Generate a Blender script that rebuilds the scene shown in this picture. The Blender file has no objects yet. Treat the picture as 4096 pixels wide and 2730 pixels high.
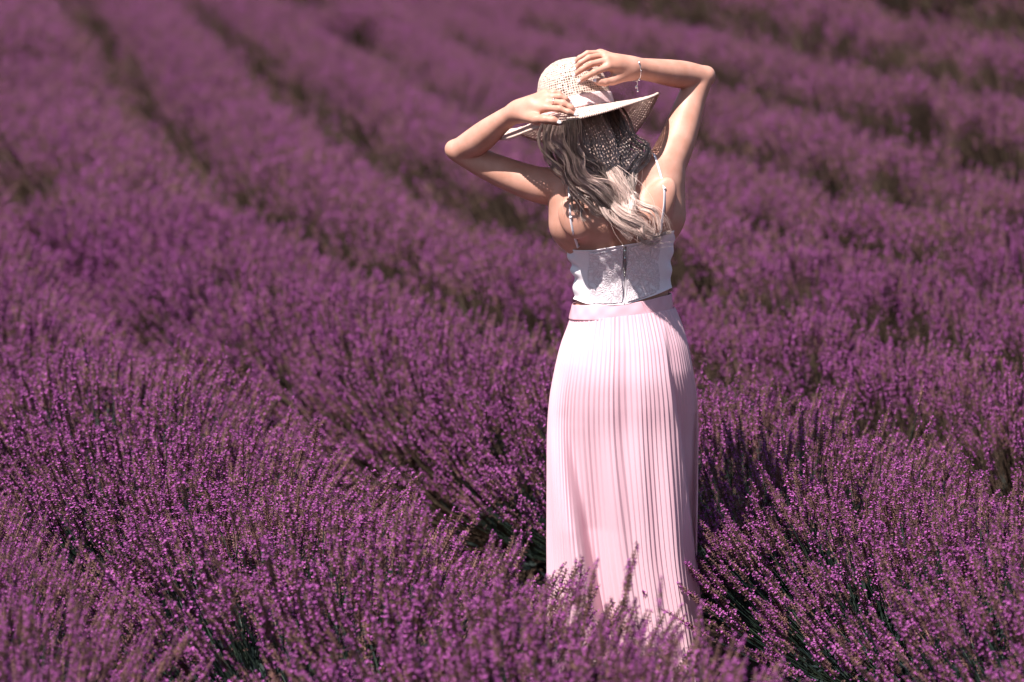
import bpy, math, random
import numpy as np
from mathutils import Vector, Matrix, Quaternion
from mathutils.bvhtree import BVHTree

SC = bpy.context.scene
COL = SC.collection
R = math.radians

# ------------------------------------------------------------------ camera
CX, CY, CZ, PITCH = -0.297, -10.2, 1.881, R(5.0)
cam_data = bpy.data.cameras.new("camera")
cam_data.sensor_width = 36.0
cam_data.sensor_fit = 'HORIZONTAL'
cam_data.lens = 135.0
cam_data.clip_end = 2000.0
cam_data.dof.use_dof = True
cam_data.dof.focus_distance = 10.12
cam_data.dof.aperture_fstop = 2.7
cam = bpy.data.objects.new("camera", cam_data)
cam.location = (CX, CY, CZ)
cam.rotation_euler = (R(90) - PITCH, 0, 0)
COL.objects.link(cam)
SC.camera = cam

# ------------------------------------------------------------------ sky, sun, exposure
TRAVEL = Vector((0.38, 0.46, -0.95)).normalized()
SUN_EL = math.asin(-TRAVEL.z)
SUN_AZ = math.atan2(-TRAVEL.x, -TRAVEL.y)
world = bpy.data.worlds.new("World")
SC.world = world
world.use_nodes = True
wn = world.node_tree
bg = wn.nodes['Background']
sky = wn.nodes.new('ShaderNodeTexSky')
sky.sky_type = 'NISHITA'
sky.sun_disc = False
sky.sun_elevation = SUN_EL
sky.sun_rotation = SUN_AZ
wn.links.new(sky.outputs[0], bg.inputs[0])
bg.inputs[1].default_value = 0.05

sun_data = bpy.data.lights.new("sun", 'SUN')
sun_data.energy = 5.0
sun_data.angle = R(0.53)
sun_data.color = (1.0, 0.93, 0.885)
sun = bpy.data.objects.new("sun", sun_data)
sun.rotation_euler = TRAVEL.to_track_quat('-Z', 'Y').to_euler()
COL.objects.link(sun)

SC.view_settings.view_transform = 'Standard'
SC.view_settings.look = 'None'
SC.view_settings.exposure = 1.12
SC.view_settings.gamma = 1.0
SC.view_settings.use_curve_mapping = False
SC.cycles.max_bounces = 8
SC.cycles.diffuse_bounces = 4
SC.cycles.glossy_bounces = 3
SC.cycles.transmission_bounces = 4
SC.cycles.use_denoising = True

rng = np.random.default_rng(7)
random.seed(7)

# ------------------------------------------------------------------ helpers
FPX = 15360.0


def P(u, v, Y):
    """a point of the photograph (4096 px wide) at the depth Y metres beyond the woman's plane"""
    du, dv = (u - 2048.0) / FPX, (1365.0 - v) / FPX
    dy = math.cos(PITCH) + dv * math.sin(PITCH)
    dz = -math.sin(PITCH) + dv * math.cos(PITCH)
    t = (Y - CY) / dy
    return np.array((CX + t * du, Y, CZ + t * dz))


def PXZ(u, v, Y=0.0):
    q = P(u, v, Y)
    return q[0], q[2]


def smooth01(t):
    t = np.clip(t, 0, 1)
    return t * t * (3 - 2 * t)


def mesh_from(name, verts, faces, mats=(), midx=None, smooth=True, attrs=None):
    """faces: (n,3) or (n,4) int array, or a list of such arrays"""
    verts = np.asarray(verts, dtype=np.float32)
    if not isinstance(faces, (list, tuple)):
        faces = [faces]
    faces = [np.asarray(f, dtype=np.int32) for f in faces if len(f)]
    me = bpy.data.meshes.new(name)
    me.vertices.add(len(verts))
    me.vertices.foreach_set('co', verts.ravel())
    loops = np.concatenate([f.ravel() for f in faces])
    tot = np.concatenate([np.full(len(f), f.shape[1], np.int32) for f in faces])
    start = np.concatenate(([0], np.cumsum(tot)[:-1])).astype(np.int32)
    me.loops.add(len(loops))
    me.loops.foreach_set('vertex_index', loops)
    me.polygons.add(len(tot))
    me.polygons.foreach_set('loop_start', start)
    for m in mats:
        me.materials.append(m)
    if midx is not None:
        me.polygons.foreach_set('material_index', np.asarray(midx, np.int32))
    me.polygons.foreach_set('use_smooth', np.full(len(tot), smooth, bool))
    if attrs:
        for k, a in attrs.items():
            at = me.attributes.new(k, 'FLOAT', 'POINT')
            at.data.foreach_set('value', np.asarray(a, np.float32))
    me.update(calc_edges=True)
    me.validate()
    return me


def link(name, me, parent=None, loc=None):
    o = bpy.data.objects.new(name, me)
    COL.objects.link(o)
    if parent is not None:
        o.parent = parent
    if loc is not None:
        o.location = loc
    return o


def tag(o, label=None, cat=None, group=None, kind=None):
    for k, v in (('label', label), ('category', cat), ('group', group), ('kind', kind)):
        if v:
            o[k] = v
    return o


def catmull(pts, n):
    """resample a list of points (any dimension) to n points along a Catmull-Rom curve"""
    p = np.asarray(pts, float)
    if len(p) == 2:
        t = np.linspace(0, 1, n)[:, None]
        return p[0] * (1 - t) + p[1] * t
    q = np.vstack((2 * p[0] - p[1], p, 2 * p[-1] - p[-2]))
    seg = np.linalg.norm(np.diff(p[:, :min(3, p.shape[1])], axis=0), axis=1)
    cum = np.concatenate(([0], np.cumsum(seg)))
    s = np.linspace(0, cum[-1], n)
    i = np.clip(np.searchsorted(cum, s, side='right') - 1, 0, len(p) - 2)
    t = ((s - cum[i]) / np.maximum(seg[i], 1e-9))[:, None]
    a, b, c, d = q[i], q[i + 1], q[i + 2], q[i + 3]
    return 0.5 * (2 * b + (c - a) * t + (2 * a - 5 * b + 4 * c - d) * t ** 2 + (3 * b - a - 3 * c + d) * t ** 3)


def tube(path, rad, sides=8, cap=True, flat=1.0, up=(0, 0, 1)):
    """closed tube along a path; rad scalar or per point; flat squeezes the second axis"""
    p = np.asarray(path, float)
    n = len(p)
    rad = np.broadcast_to(np.asarray(rad, float), (n,))
    t = np.gradient(p, axis=0)
    t /= np.linalg.norm(t, axis=1)[:, None] + 1e-12
    nrm = np.zeros_like(p)
    ref = np.asarray(up, float)
    a = ref - t[0] * np.dot(ref, t[0])
    if np.linalg.norm(a) < 1e-4:
        a = np.array((1.0, 0, 0)) - t[0] * t[0][0]
    a /= np.linalg.norm(a)
    for i in range(n):
        a = a - t[i] * np.dot(a, t[i])
        a /= np.linalg.norm(a) + 1e-12
        nrm[i] = a
    b = np.cross(t, nrm)
    ang = np.arange(sides) * 2 * math.pi / sides
    v = (p[:, None] + rad[:, None, None] * (np.cos(ang)[None, :, None] * nrm[:, None] * flat + np.sin(ang)[None, :, None] * b[:, None])).reshape(-1, 3)
    i = np.arange(n - 1)[:, None] * sides
    j = np.arange(sides)[None]
    k = (j + 1) % sides
    q = np.stack((i + j, i + k, i + k + sides, i + j + sides), -1).reshape(-1, 4)
    if not cap:
        return v, [q]
    v = np.vstack((v, p[0], p[-1]))
    c0, c1 = n * sides, n * sides + 1
    j = np.arange(sides)
    k = (j + 1) % sides
    e0 = np.stack((np.full(sides, c0), k, j), 1)
    e1 = np.stack((np.full(sides, c1), j + (n - 1) * sides, k + (n - 1) * sides), 1)
    return v, [q, np.vstack((e0, e1))]


class Bag:
    """collects pieces (verts, list of face arrays, material index) into one mesh"""
    def __init__(self):
        self.v, self.t, self.q, self.mt, self.mq, self.n = [], [], [], [], [], 0

    def add(self, v, faces, m=0):
        for f in faces:
            f = np.asarray(f) + self.n
            if f.shape[1] == 3:
                self.t.append(f); self.mt.append(np.full(len(f), m))
            else:
                self.q.append(f); self.mq.append(np.full(len(f), m))
        self.v.append(np.asarray(v)); self.n += len(v)

    def mesh(self, name, mats, smooth=True):
        fs = [np.vstack(x) for x in (self.t, self.q) if x]
        mi = np.concatenate([np.concatenate(x) for x in (self.mt, self.mq) if x])
        return mesh_from(name, np.vstack(self.v), fs, mats, mi, smooth)


def ball(c, r, n=8, m=6):
    r = np.broadcast_to(np.asarray(r, float), (3,))
    a = np.linspace(0, math.pi, m + 1)[1:-1]
    b = np.arange(n) * 2 * math.pi / n
    v = np.stack([np.outer(np.sin(a), np.cos(b)), np.outer(np.sin(a), np.sin(b)), np.outer(np.cos(a), np.ones(n))], -1).reshape(-1, 3)
    v = np.vstack((v, (0, 0, 1), (0, 0, -1))) * r + np.asarray(c)
    q, t = [], []
    for i in range(m - 2):
        for j in range(n):
            k = (j + 1) % n
            q.append((i * n + j, (i + 1) * n + j, (i + 1) * n + k, i * n + k))
    T, B = (m - 1) * n, (m - 1) * n + 1
    for j in range(n):
        k = (j + 1) % n
        t.append((T, j, k)); t.append((B, (m - 2) * n + k, (m - 2) * n + j))
    return v, [np.array(q), np.array(t)]


# ------------------------------------------------------------------ materials
def material(name, color, rough=0.6, spec=0.3, noise=None, bump=None, **kw):
    """noise=(scale, colour2, detail) varies the colour; bump=(scale, strength, distance)"""
    m = bpy.data.materials.new(name)
    m.use_nodes = True
    nt = m.node_tree
    b = nt.nodes['Principled BSDF']
    b.inputs['Base Color'].default_value = (*color, 1)
    b.inputs['Roughness'].default_value = rough
    b.inputs['Specular IOR Level'].default_value = spec
    for k, v in kw.items():
        b.inputs[k.replace('_', ' ')].default_value = v
    if noise or bump:
        tc = nt.nodes.new('ShaderNodeTexCoord')
    if noise:
        n = nt.nodes.new('ShaderNodeTexNoise')
        n.inputs['Scale'].default_value = noise[0]
        n.inputs['Detail'].default_value = noise[2] if len(noise) > 2 else 3
        nt.links.new(tc.outputs['Object'], n.inputs['Vector'])
        mr = nt.nodes.new('ShaderNodeMapRange')
        mr.inputs[1].default_value, mr.inputs[2].default_value = 0.32, 0.68
        nt.links.new(n.outputs[0], mr.inputs[0])
        mx = nt.nodes.new('ShaderNodeMix')
        mx.data_type = 'RGBA'
        mx.inputs[6].default_value = (*color, 1)
        mx.inputs[7].default_value = (*noise[1], 1)
        nt.links.new(mr.outputs[0], mx.inputs[0])
        nt.links.new(mx.outputs[2], b.inputs['Base Color'])
    if bump:
        n2 = nt.nodes.new('ShaderNodeTexNoise')
        n2.inputs['Scale'].default_value = bump[0]
        n2.inputs['Detail'].default_value = 4
        nt.links.new(tc.outputs['Object'], n2.inputs['Vector'])
        bp = nt.nodes.new('ShaderNodeBump')
        bp.inputs['Strength'].default_value = bump[1]
        bp.inputs['Distance'].default_value = bump[2]
        nt.links.new(n2.outputs[0], bp.inputs['Height'])
        nt.links.new(bp.outputs[0], b.inputs['Normal'])
    return m


def thin_leafy(name, c1, c2, trans, rough=0.6, scale=60.0):
    """diffuse + translucent thin surface, two tones by noise in object space"""
    m = material(name, c1, rough, 0.2, noise=(scale, c2, 1))
    nt = m.node_tree
    b = nt.nodes['Principled BSDF']
    t = nt.nodes.new('ShaderNodeBsdfTranslucent')
    src = b.inputs['Base Color'].links[0].from_socket
    nt.links.new(src, t.inputs['Color'])
    mx = nt.nodes.new('ShaderNodeMixShader')
    mx.inputs[0].default_value = trans
    nt.links.new(b.outputs[0], mx.inputs[1])
    nt.links.new(t.outputs[0], mx.inputs[2])
    nt.links.new(mx.outputs[0], nt.nodes['Material Output'].inputs[0])
    return m


M_SOIL = material("dry_soil", (0.085, 0.050, 0.040), 0.95, 0.1, noise=(9.0, (0.05, 0.034, 0.026), 6), bump=(14.0, 0.8, 0.05))
M_PETAL = thin_leafy("lavender_petal", (0.40, 0.096, 0.345), (0.265, 0.056, 0.235), 0.25, 0.6, 45)
M_CALYX = thin_leafy("lavender_calyx", (0.225, 0.115, 0.098), (0.045, 0.025, 0.027), 0.1, 0.65, 35)
M_STEM = thin_leafy("lavender_stem", (0.024, 0.038, 0.022), (0.008, 0.019, 0.019), 0.1, 0.6, 20)
M_LEAF = thin_leafy("lavender_leaf", (0.026, 0.036, 0.030), (0.010, 0.021, 0.023), 0.1, 0.65, 12)
M_DRY = thin_leafy("faded_lavender_stem", (0.090, 0.052, 0.040), (0.050, 0.038, 0.024), 0.1, 0.7, 18)
LAV = [M_CALYX, M_PETAL, M_STEM, M_LEAF, M_DRY]

# ------------------------------------------------------------------ terrain: a field on a rising slope, steeper to the east
def terrain(x, y):
    x, y = np.asarray(x, float), np.asarray(y, float)
    s = smooth01((x + 1.0) / 3.5)
    yy = np.where(y > 45, 45 + (y - 45) * 0.3, np.where(y < -3, -3 + (y + 3) * 0.2, y))
    up = np.log1p(np.exp((np.minimum(yy, 60) - 1) * 1.5)) / 1.5
    return 0.0655 * yy + 0.085 * s * up


def axis_ticks(lo, hi, dense_lo, dense_hi, step):
    d = np.arange(dense_lo, dense_hi + step * 0.5, step)
    a = dense_lo - np.geomspace(step, dense_lo - lo, 26)[::-1]
    b = dense_hi + np.geomspace(step, hi - dense_hi, 26)
    return np.concatenate((a, d, b))


gx = axis_ticks(-600, 600, -6, 6, 0.15)
gy = axis_ticks(-400, 900, -5, 26, 0.15)
GX, GY = np.meshgrid(gx, gy, indexing='ij')
GZ = terrain(GX, GY)
rough = np.exp(-((GX / 30) ** 2 + ((GY - 8) / 40) ** 2)) * 0.018
GZ = GZ + rough * np.sin(GX * 11.3 + 1.7 * np.sin(GY * 5.1)) * np.sin(GY * 9.7 + GX * 2.3) - 0.02
nx_, ny_ = GX.shape
ii, jj = np.meshgrid(np.arange(nx_ - 1), np.arange(ny_ - 1), indexing='ij')
base = ii * ny_ + jj
quads = np.stack((base, base + ny_, base + ny_ + 1, base + 1), -1).reshape(-1, 4)
ground = link("ground", mesh_from("ground", np.stack((GX, GY, GZ), -1).reshape(-1, 3), quads, [M_SOIL]))
tag(ground, "dry brown soil of the furrows between the lavender rows", kind='structure')

# ------------------------------------------------------------------ lavender
def frames(dirs, roll):
    d = dirs / np.linalg.norm(dirs, axis=1)[:, None]
    ref = np.where(np.abs(d[:, 2:3]) < 0.95, np.array([[0, 0, 1.0]]), np.array([[1.0, 0, 0]]))
    x = np.cross(ref, d); x /= np.linalg.norm(x, axis=1)[:, None]
    y = np.cross(d, x)
    c, s = np.cos(roll)[:, None], np.sin(roll)[:, None]
    return np.stack((x * c + y * s, -x * s + y * c, d), -1)      # columns = local axes


def spike_arrays(seed, hi=True):
    """one flower spike along +z from the top of its stem: whorls of calyces with some open corollas"""
    g = np.random.default_rng(seed)
    V, F, M = [], [], []
    n = 0
    L = g.uniform(0.065, 0.105) if hi else 0.085
    nw = (int(L / 0.0075) + 1) if hi else 5
    # core
    v, f = tube([(0, 0, -0.005), (0, 0, L * 0.5), (0.001, 0, L)], [0.0018, 0.0022, 0.001], 4)
    tri = np.vstack([np.vstack((f[0][:, [0, 1, 2]], f[0][:, [0, 2, 3]])), f[1]])
    V.append(v); F.append(tri); M.append(np.zeros(len(tri), int)); n += len(v)
    zs = [(-0.022 if (g.random() < 0.6 and hi) else 0.0)] + list(np.linspace(0.006, L, nw))
    for w, z in enumerate(zs):
        rr = 1.0 - 0.5 * max(0, z / L) ** 2
        k = 7 if hi else 4
        a0 = g.uniform(0, 6.28)
        for j in range(k):
            a = a0 + j * 2 * math.pi / k + g.uniform(-0.25, 0.25)
            el = g.uniform(0.35, 0.95)
            if z > L * 0.9:
                el += 0.4
            d = np.array((math.cos(a) * math.cos(el), math.sin(a) * math.cos(el), math.sin(el)))
            ln = (g.uniform(0.0075, 0.0105) if hi else g.uniform(0.011, 0.015)) * rr
            wd = (0.00165 if hi else 0.0034) * rr
            o = np.array((0, 0, z)) + d * 0.0012
            s = np.cross(d, (0, 0, 1.0)); s /= np.linalg.norm(s)
            u = np.cross(s, d)
            m_ = o + d * ln * 0.6
            e = o + d * ln
            pts = np.array([o, m_ + s * wd, m_ - s * wd * .5 + u * wd * .87, m_ - s * wd * .5 - u * wd * .87, e])
            V.append(pts)
            F.append(np.array([(0, 2, 1), (0, 3, 2), (0, 1, 3), (1, 2, 4), (2, 3, 4), (3, 1, 4)]) + n)
            M.append(np.zeros(6, int)); n += 5
            if g.random() < (0.25 if hi else 0.26):
                # open corolla: two lips of small petals
                ps = (0.0037 if hi else 0.0058) * g.uniform(0.8, 1.2)
                q = e - d * 0.001
                up2 = (u + d * 0.7); dn = (-u + d * 0.7)
                pts = np.array([q, q + up2 * ps + s * ps * .7, q + up2 * ps * 1.25, q + up2 * ps - s * ps * .7,
                                q + dn * ps * .9 + s * ps * .75, q + dn * ps * 1.2, q + dn * ps * .9 - s * ps * .75])
                V.append(pts)
                F.append(np.array([(0, 1, 2), (0, 2, 3), (0, 5, 4), (0, 6, 5)]) + n)
                M.append(np.ones(4, int)); n += 7
    return np.vstack(V), np.vstack(F), np.concatenate(M)


def place(arr, mats3, locs, scales):
    """copies of one array mesh: returns verts, tris, midx"""
    v, f, m = arr
    k = len(locs)
    out = np.einsum('kij,nj->kni', mats3, v) * scales[:, None, None] + locs[:, None, :]
    tri = (f[None] + (np.arange(k) * len(v))[:, None, None]).reshape(-1, 3)
    return out.reshape(-1, 3), tri, np.tile(m, k)


SPIKES_HI = [spike_arrays(100 + i, True) for i in range(8)]
SPIKES_LO = [spike_arrays(200 + i, False) for i in range(5)]
SPIKE_MESH = [mesh_from("flower_spike", a[0], a[1], LAV, a[2], False) for a in SPIKES_HI]


def bush_layout(seed, n, lim=68, thin=0.45):
    t0, t1 = (R(15), R(24)) if thin > 0.9 else (R(20), R(28))
    g = np.random.default_rng(seed)
    phi = np.arccos(1 - g.random(n * 8) * (1 - math.cos(R(lim))))
    keep = g.random(n * 8) < 1 - thin * smooth01((phi - t0) / t1)
    phi = phi[keep][:n]
    az = g.uniform(0, 2 * math.pi, n)
    lump = 1 + 0.07 * np.sin(az * 3 + seed) + 0.05 * np.sin(phi * 7 + az * 2)
    ln = 0.545 * lump * (1 - 0.13 * (phi / R(lim)) ** 2) * g.uniform(0.93, 1.06, n)
    ln = np.where(g.random(n) < 0.06, ln * 1.12, ln)
    d = np.stack((np.sin(phi) * np.cos(az), np.sin(phi) * np.sin(az), np.cos(phi)), -1)
    root = np.stack((d[:, 0] * 0.10, d[:, 1] * 0.10, np.full(n, 0.03)), -1) + g.normal(0, 0.015, (n, 3)) * (1, 1, 0.3)
    tip = root + d * ln[:, None]
    jit = d + g.normal(0, 0.09, (n, 3)) + np.array((0, 0, 0.30))
    return d, root, tip, jit, phi, g


def stems(root, tip, jit, g, rad=0.0011, seg=3):
    """thin three-sided stems bending from the root direction into the spike direction"""
    n = len(root)
    jn = jit / np.linalg.norm(jit, axis=1)[:, None]
    L = np.linalg.norm(tip - root, axis=1)[:, None]
    c = tip - jn * L * 0.45
    ts = np.linspace(0, 1, seg + 1)
    pts = np.stack([(1 - t) ** 2 * root + 2 * t * (1 - t) * c + t * t * tip for t in ts], 1)      # n, seg+1, 3
    fr = frames(tip - root, np.zeros(n))
    ang = np.arange(3) * 2 * math.pi / 3
    ring = rad * (np.cos(ang)[None, :, None] * fr[:, None, :, 0] + np.sin(ang)[None, :, None] * fr[:, None, :, 1])
    v = (pts[:, :, None, :] + ring[:, None]).reshape(n, -1, 3)
    f = []
    for s in range(seg):
        for j in range(3):
            k = (j + 1) % 3
            a, b, c2, d2 = s * 3 + j, s * 3 + k, (s + 1) * 3 + k, (s + 1) * 3 + j
            f += [(a, b, c2), (a, c2, d2)]
    f = np.array(f)
    m = (seg + 1) * 3
    return v.reshape(-1, 3), (f[None] + (np.arange(n) * m)[:, None, None]).reshape(-1, 3)


def leaves(g, n):
    """narrow grey-green leaves of the woody base"""
    phi = np.arccos(1 - g.random(n) * (1 - math.cos(R(85))))
    az = g.uniform(0, 6.283, n)
    d = np.stack((np.sin(phi) * np.cos(az), np.sin(phi) * np.sin(az), np.cos(phi)), -1)
    r = g.uniform(0.12, 0.36, n)[:, None]
    o = d * r * np.array((1.0, 1.0, 0.8)) + np.array((0, 0, 0.03))
    dd = d + g.normal(0, 0.35, (n, 3)) + np.array((0, 0, 0.3))
    fr = frames(dd, g.uniform(0, 6.28, n))
    ln = g.uniform(0.045, 0.085, n)
    base = np.array([(-.0022, 0, 0), (.0022, 0, 0), (-.0032, 0.004, .55), (.0032, 0.004, .55), (0, 0.0, 1.0)])
    loc = np.tile(base, (n, 1, 1)); loc[:, :, 2] *= ln[:, None]
    loc[:, :, :2] *= 1.3
    v = np.einsum('kij,knj->kni', fr, loc) + o[:, None]
    f = np.array([(0, 1, 3), (0, 3, 2), (2, 3, 4)])
    return v.reshape(-1, 3), (f[None] + (np.arange(n) * 5)[:, None, None]).reshape(-1, 3)


def bush_mesh(seed, n, hi, spikes_from=None, lim=68, thin=0.45):
    """returns mesh data; with spikes_from=(phi limit) the spikes above it are left to be separate parts"""
    d, root, tip, jit, phi, g = bush_layout(seed, n, lim, thin)
    fr = frames(jit, g.uniform(0, 6.28, n))
    sc = g.uniform(0.8, 1.2, n)
    lib = SPIKES_HI if hi else SPIKES_LO
    which = g.integers(0, len(lib), n)
    solo = np.zeros(n, bool)
    if spikes_from:
        solo[np.argsort(phi + g.uniform(0, 0.5, n))[:spikes_from]] = True
    V, F, M, k = [], [], [], 0

    def push(v, f, m):
        nonlocal k
        V.append(v); F.append(f + k); M.append(m); k += len(v)
    v, f = stems(root, tip, jit, g, 0.0012 if hi else 0.0016)
    push(v, f, np.full(len(f), 2 if spikes_from else 4))
    if not spikes_from:
        d2, r2, t2, j2, p2, g2 = bush_layout(seed + 37, 260, 78, -0.6)
        k2 = p2 > R(26)
        v, f = stems(r2[k2], r2[k2] + (t2 - r2)[k2] * g2.uniform(0.75, 1.02, k2.sum())[:, None], j2[k2], g2, 0.0034)
        push(v, f, np.full(len(f), 4))
    v, f = leaves(g, 700 if hi else 300)
    push(v, f, np.full(len(f), 3))
    fol = (np.vstack(V), np.vstack(F), np.concatenate(M))
    if spikes_from:
        V, F, M, k = [], [], [], 0
    for i, a in enumerate(lib):
        s = np.where((which == i) & ~solo)[0]
        if len(s):
            v, f, m = place(a, fr[s], tip[s], sc[s])
            push(v, f, m)
    fl = (np.vstack(V), np.vstack(F), np.concatenate(M))
    parts = [(tip[i], fr[i], sc[i], which[i]) for i in np.where(solo)[0]]
    return fol, fl, parts


# row edges as seen from the camera (world metres); centre = edge shifted to the left by w
ROWS = [
    ('a0', [(-4.6, 10.0), (-3.5, 6.1), (-2.75, 3.7), (-2.08, 1.5), (-1.55, 0.2), (-1.12, -1.2), (-0.76, -2.6)], 0.45),
    ('a', [(-2.95, 9.69), (-2.19, 6.1), (-1.83, 4.5), (-1.6, 3.73), (-1.35, 3.09), (-0.82, 1.51), (-0.58, 0.71), (-0.28, -0.3), (0.03, -0.9), (0.32, -1.6)], 0.63),
    ('b', [(-3.94, 20.92), (-3.32, 17.32), (-2.77, 14.44), (-2.36, 12.11), (-1.9, 9.61), (-1.5, 7.79), (-0.97, 5.39), (-0.6, 4.24), (0.31, 2.2), (0.78, 1.4), (1.22, 0.4), (1.58, -0.7), (1.84, -1.8)], 0.56),
    ('c', [(-2.99, 21.77), (-2.51, 18.41), (-2.06, 15.89), (-1.68, 13.3), (-1.03, 9.51), (-0.49, 6.93), (0.49, 3.92), (0.95, 3.04), (1.45, 2.2), (1.95, 1.2)], 0.45),
    ('d', [(-2.14, 21.77), (-1.64, 19.14), (-1.31, 16.9), (-0.98, 15.14), (-0.5, 12.2), (0.1, 8.6), (0.9, 5.2), (1.4, 3.9), (2.1, 2.5)], 0.42),
    ('e', [(-1.06, 21.77), (-0.68, 18.4), (-0.38, 16.08), (0.2, 11.6), (0.7, 8.1), (1.26, 5.9), (1.75, 4.7), (2.5, 3.3)], 0.38),
    ('f', [(-0.40, 20.5), (-0.02, 17.59), (0.77, 11.0), (1.12, 9.0), (1.5, 7.4), (1.85, 6.1), (2.4, 4.8)], 0.34),
    ('g', [(0.1, 19.5), (0.74, 14.0), (1.05, 12.0), (1.40, 10.2), (1.85, 8.3), (2.5, 6.4)], 0.34),
    ('h', [(0.9, 17.5), (1.5, 13.0), (1.80, 11.2), (2.2, 9.5), (2.9, 7.6)], 0.34),
    ('i', [(1.4, 20.0), (2.1, 15.0), (2.5, 12.6), (2.95, 10.6), (3.6, 8.8)], 0.36),
    ('j', [(2.1, 21.0), (2.8, 16.4), (3.25, 13.8), (3.8, 11.8)], 0.38),
]


def row_samples(edge, w, step, y_far=42.0, y_near=-3.6):
    e = np.array(edge, float)
    e = e[np.argsort(-e[:, 1])]
    s = (e[1] - e[0]) / (e[1][1] - e[0][1])
    s = s * 0.5 + np.array((-0.2, 1.0)) * 0.5
    top = e[0] + s * (y_far - e[0][1])
    s2 = (e[-1] - e[-2]) / (e[-1][1] - e[-2][1])
    pts = [top] + list(e)
    if e[-1][1] > y_near:
        pts.append(e[-1] + s2 * (y_near - e[-1][1]))
    dense = catmull(pts, 900)
    tg = np.gradient(dense, axis=0); tg /= np.linalg.norm(tg, axis=1)[:, None]
    dense = dense + np.stack((tg[:, 1], -tg[:, 0]), -1) * w        # tangent runs towards the camera: left of it in the picture is -x
    cum = np.concatenate(([0], np.cumsum(np.linalg.norm(np.diff(dense, axis=0), axis=1))))
    s = np.arange(0.1, cum[-1], step)
    s = s + rng.uniform(-0.3, 0.3, len(s)) * step
    return np.stack((np.interp(s, cum, dense[:, 0]), np.interp(s, cum, dense[:, 1])), -1)


BETWEEN = []
for sd in range(3):
    fol, fl, _ = bush_mesh(930 + sd, 320, True, None, 64, 0.55)
    BETWEEN.append(mesh_from("lavender_bush", fl[0], fl[1], LAV, fl[2], False))
NEAR = []
for sd in range(4):
    fol, fl, parts = bush_mesh(900 + sd, 285, True, 130, 64, 0.40)
    mf = mesh_from("stems_and_leaves", fol[0], fol[1], LAV, fol[2], False)
    ms = mesh_from("flower_mass", fl[0], fl[1], LAV, fl[2], False)
    NEAR.append((mf, ms, parts))
MID = []
for sd in range(4):
    fol, fl, _ = bush_mesh(950 + sd, 230, True, None, 60, 0.95)
    MID.append(mesh_from("lavender_bush", fl[0], fl[1], LAV, fl[2], False))
FAR = []
for sd in range(4):
    fol, fl, _ = bush_mesh(980 + sd, 215, False, None, 60, 0.97)
    FAR.append(mesh_from("lavender_bush", fl[0], fl[1], LAV, fl[2], False))


def project(x, y, z):
    d = np.array((x - CX, y - CY, z - CZ))
    f = d[1] * math.cos(PITCH) - d[2] * math.sin(PITCH)
    up = d[1] * math.sin(PITCH) + d[2] * math.cos(PITCH)
    return 2048 + FPX * d[0] / f, 1365 - FPX * up / f, f


ROW_TEXT = {
    'a0': ("the row in front of all the others", "lavender bushes of the frontmost row"),
    'a': ("the row in front of the skirt", "lavender bushes of the row in front of the woman"),
    'b': ("the row right behind the woman", "lavender bushes of the row behind the woman"),
    'c': ("the second row behind the woman", "lavender bushes of the second row behind the woman"),
    'd': ("the third row behind the woman", "lavender bushes of the third row behind the woman"),
    'e': ("the fourth row behind the woman", "lavender bushes of the fourth row behind the woman"),
    'f': ("the fifth row behind the woman", "lavender bushes of the fifth row behind the woman"),
    'g': ("the sixth row behind the woman", "lavender bushes of the sixth row behind the woman"),
    'h': ("the seventh row behind the woman", "lavender bushes of the seventh row behind the woman"),
    'i': ("the eighth row behind the woman", "lavender bushes of the eighth row behind the woman"),
}
ORD = "nearest second third fourth fifth sixth seventh eighth ninth tenth eleventh twelfth thirteenth fourteenth fifteenth sixteenth seventeenth eighteenth".split()
far_pts, singles = [], []
for key, edge, w in ROWS:
    step = 0.40 if key in 'ab' else 0.42
    for x, y in row_samples(edge, w, step):
        z = float(terrain(x, y))
        u, v, f = project(x, y, z + 0.45)
        hw = 0.95 * FPX / f
        inside = f > 6 and -hw < u < 4096 + hw and -hw * 0.7 < v < 2730 + hw * 0.9
        if not inside or key not in ROW_TEXT:
            if y > -3.7 and abs(x) < 14:
                far_pts.append((x, y, z, w))
        else:
            singles.append((key, x, y, z, w, u, v, f))
# further rows to both sides of the picture, and the field beyond
for k in range(1, 14):
    for side, src in ((-1, ROWS[0]), (1, ROWS[-1])):
        e = [(px + side * 1.0 * k, py) for px, py in src[1]]
        for x, y in row_samples(e, 0.45, 0.5):
            if abs(x) < 16:
                far_pts.append((x, y, float(terrain(x, y)), 0.42))

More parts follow.
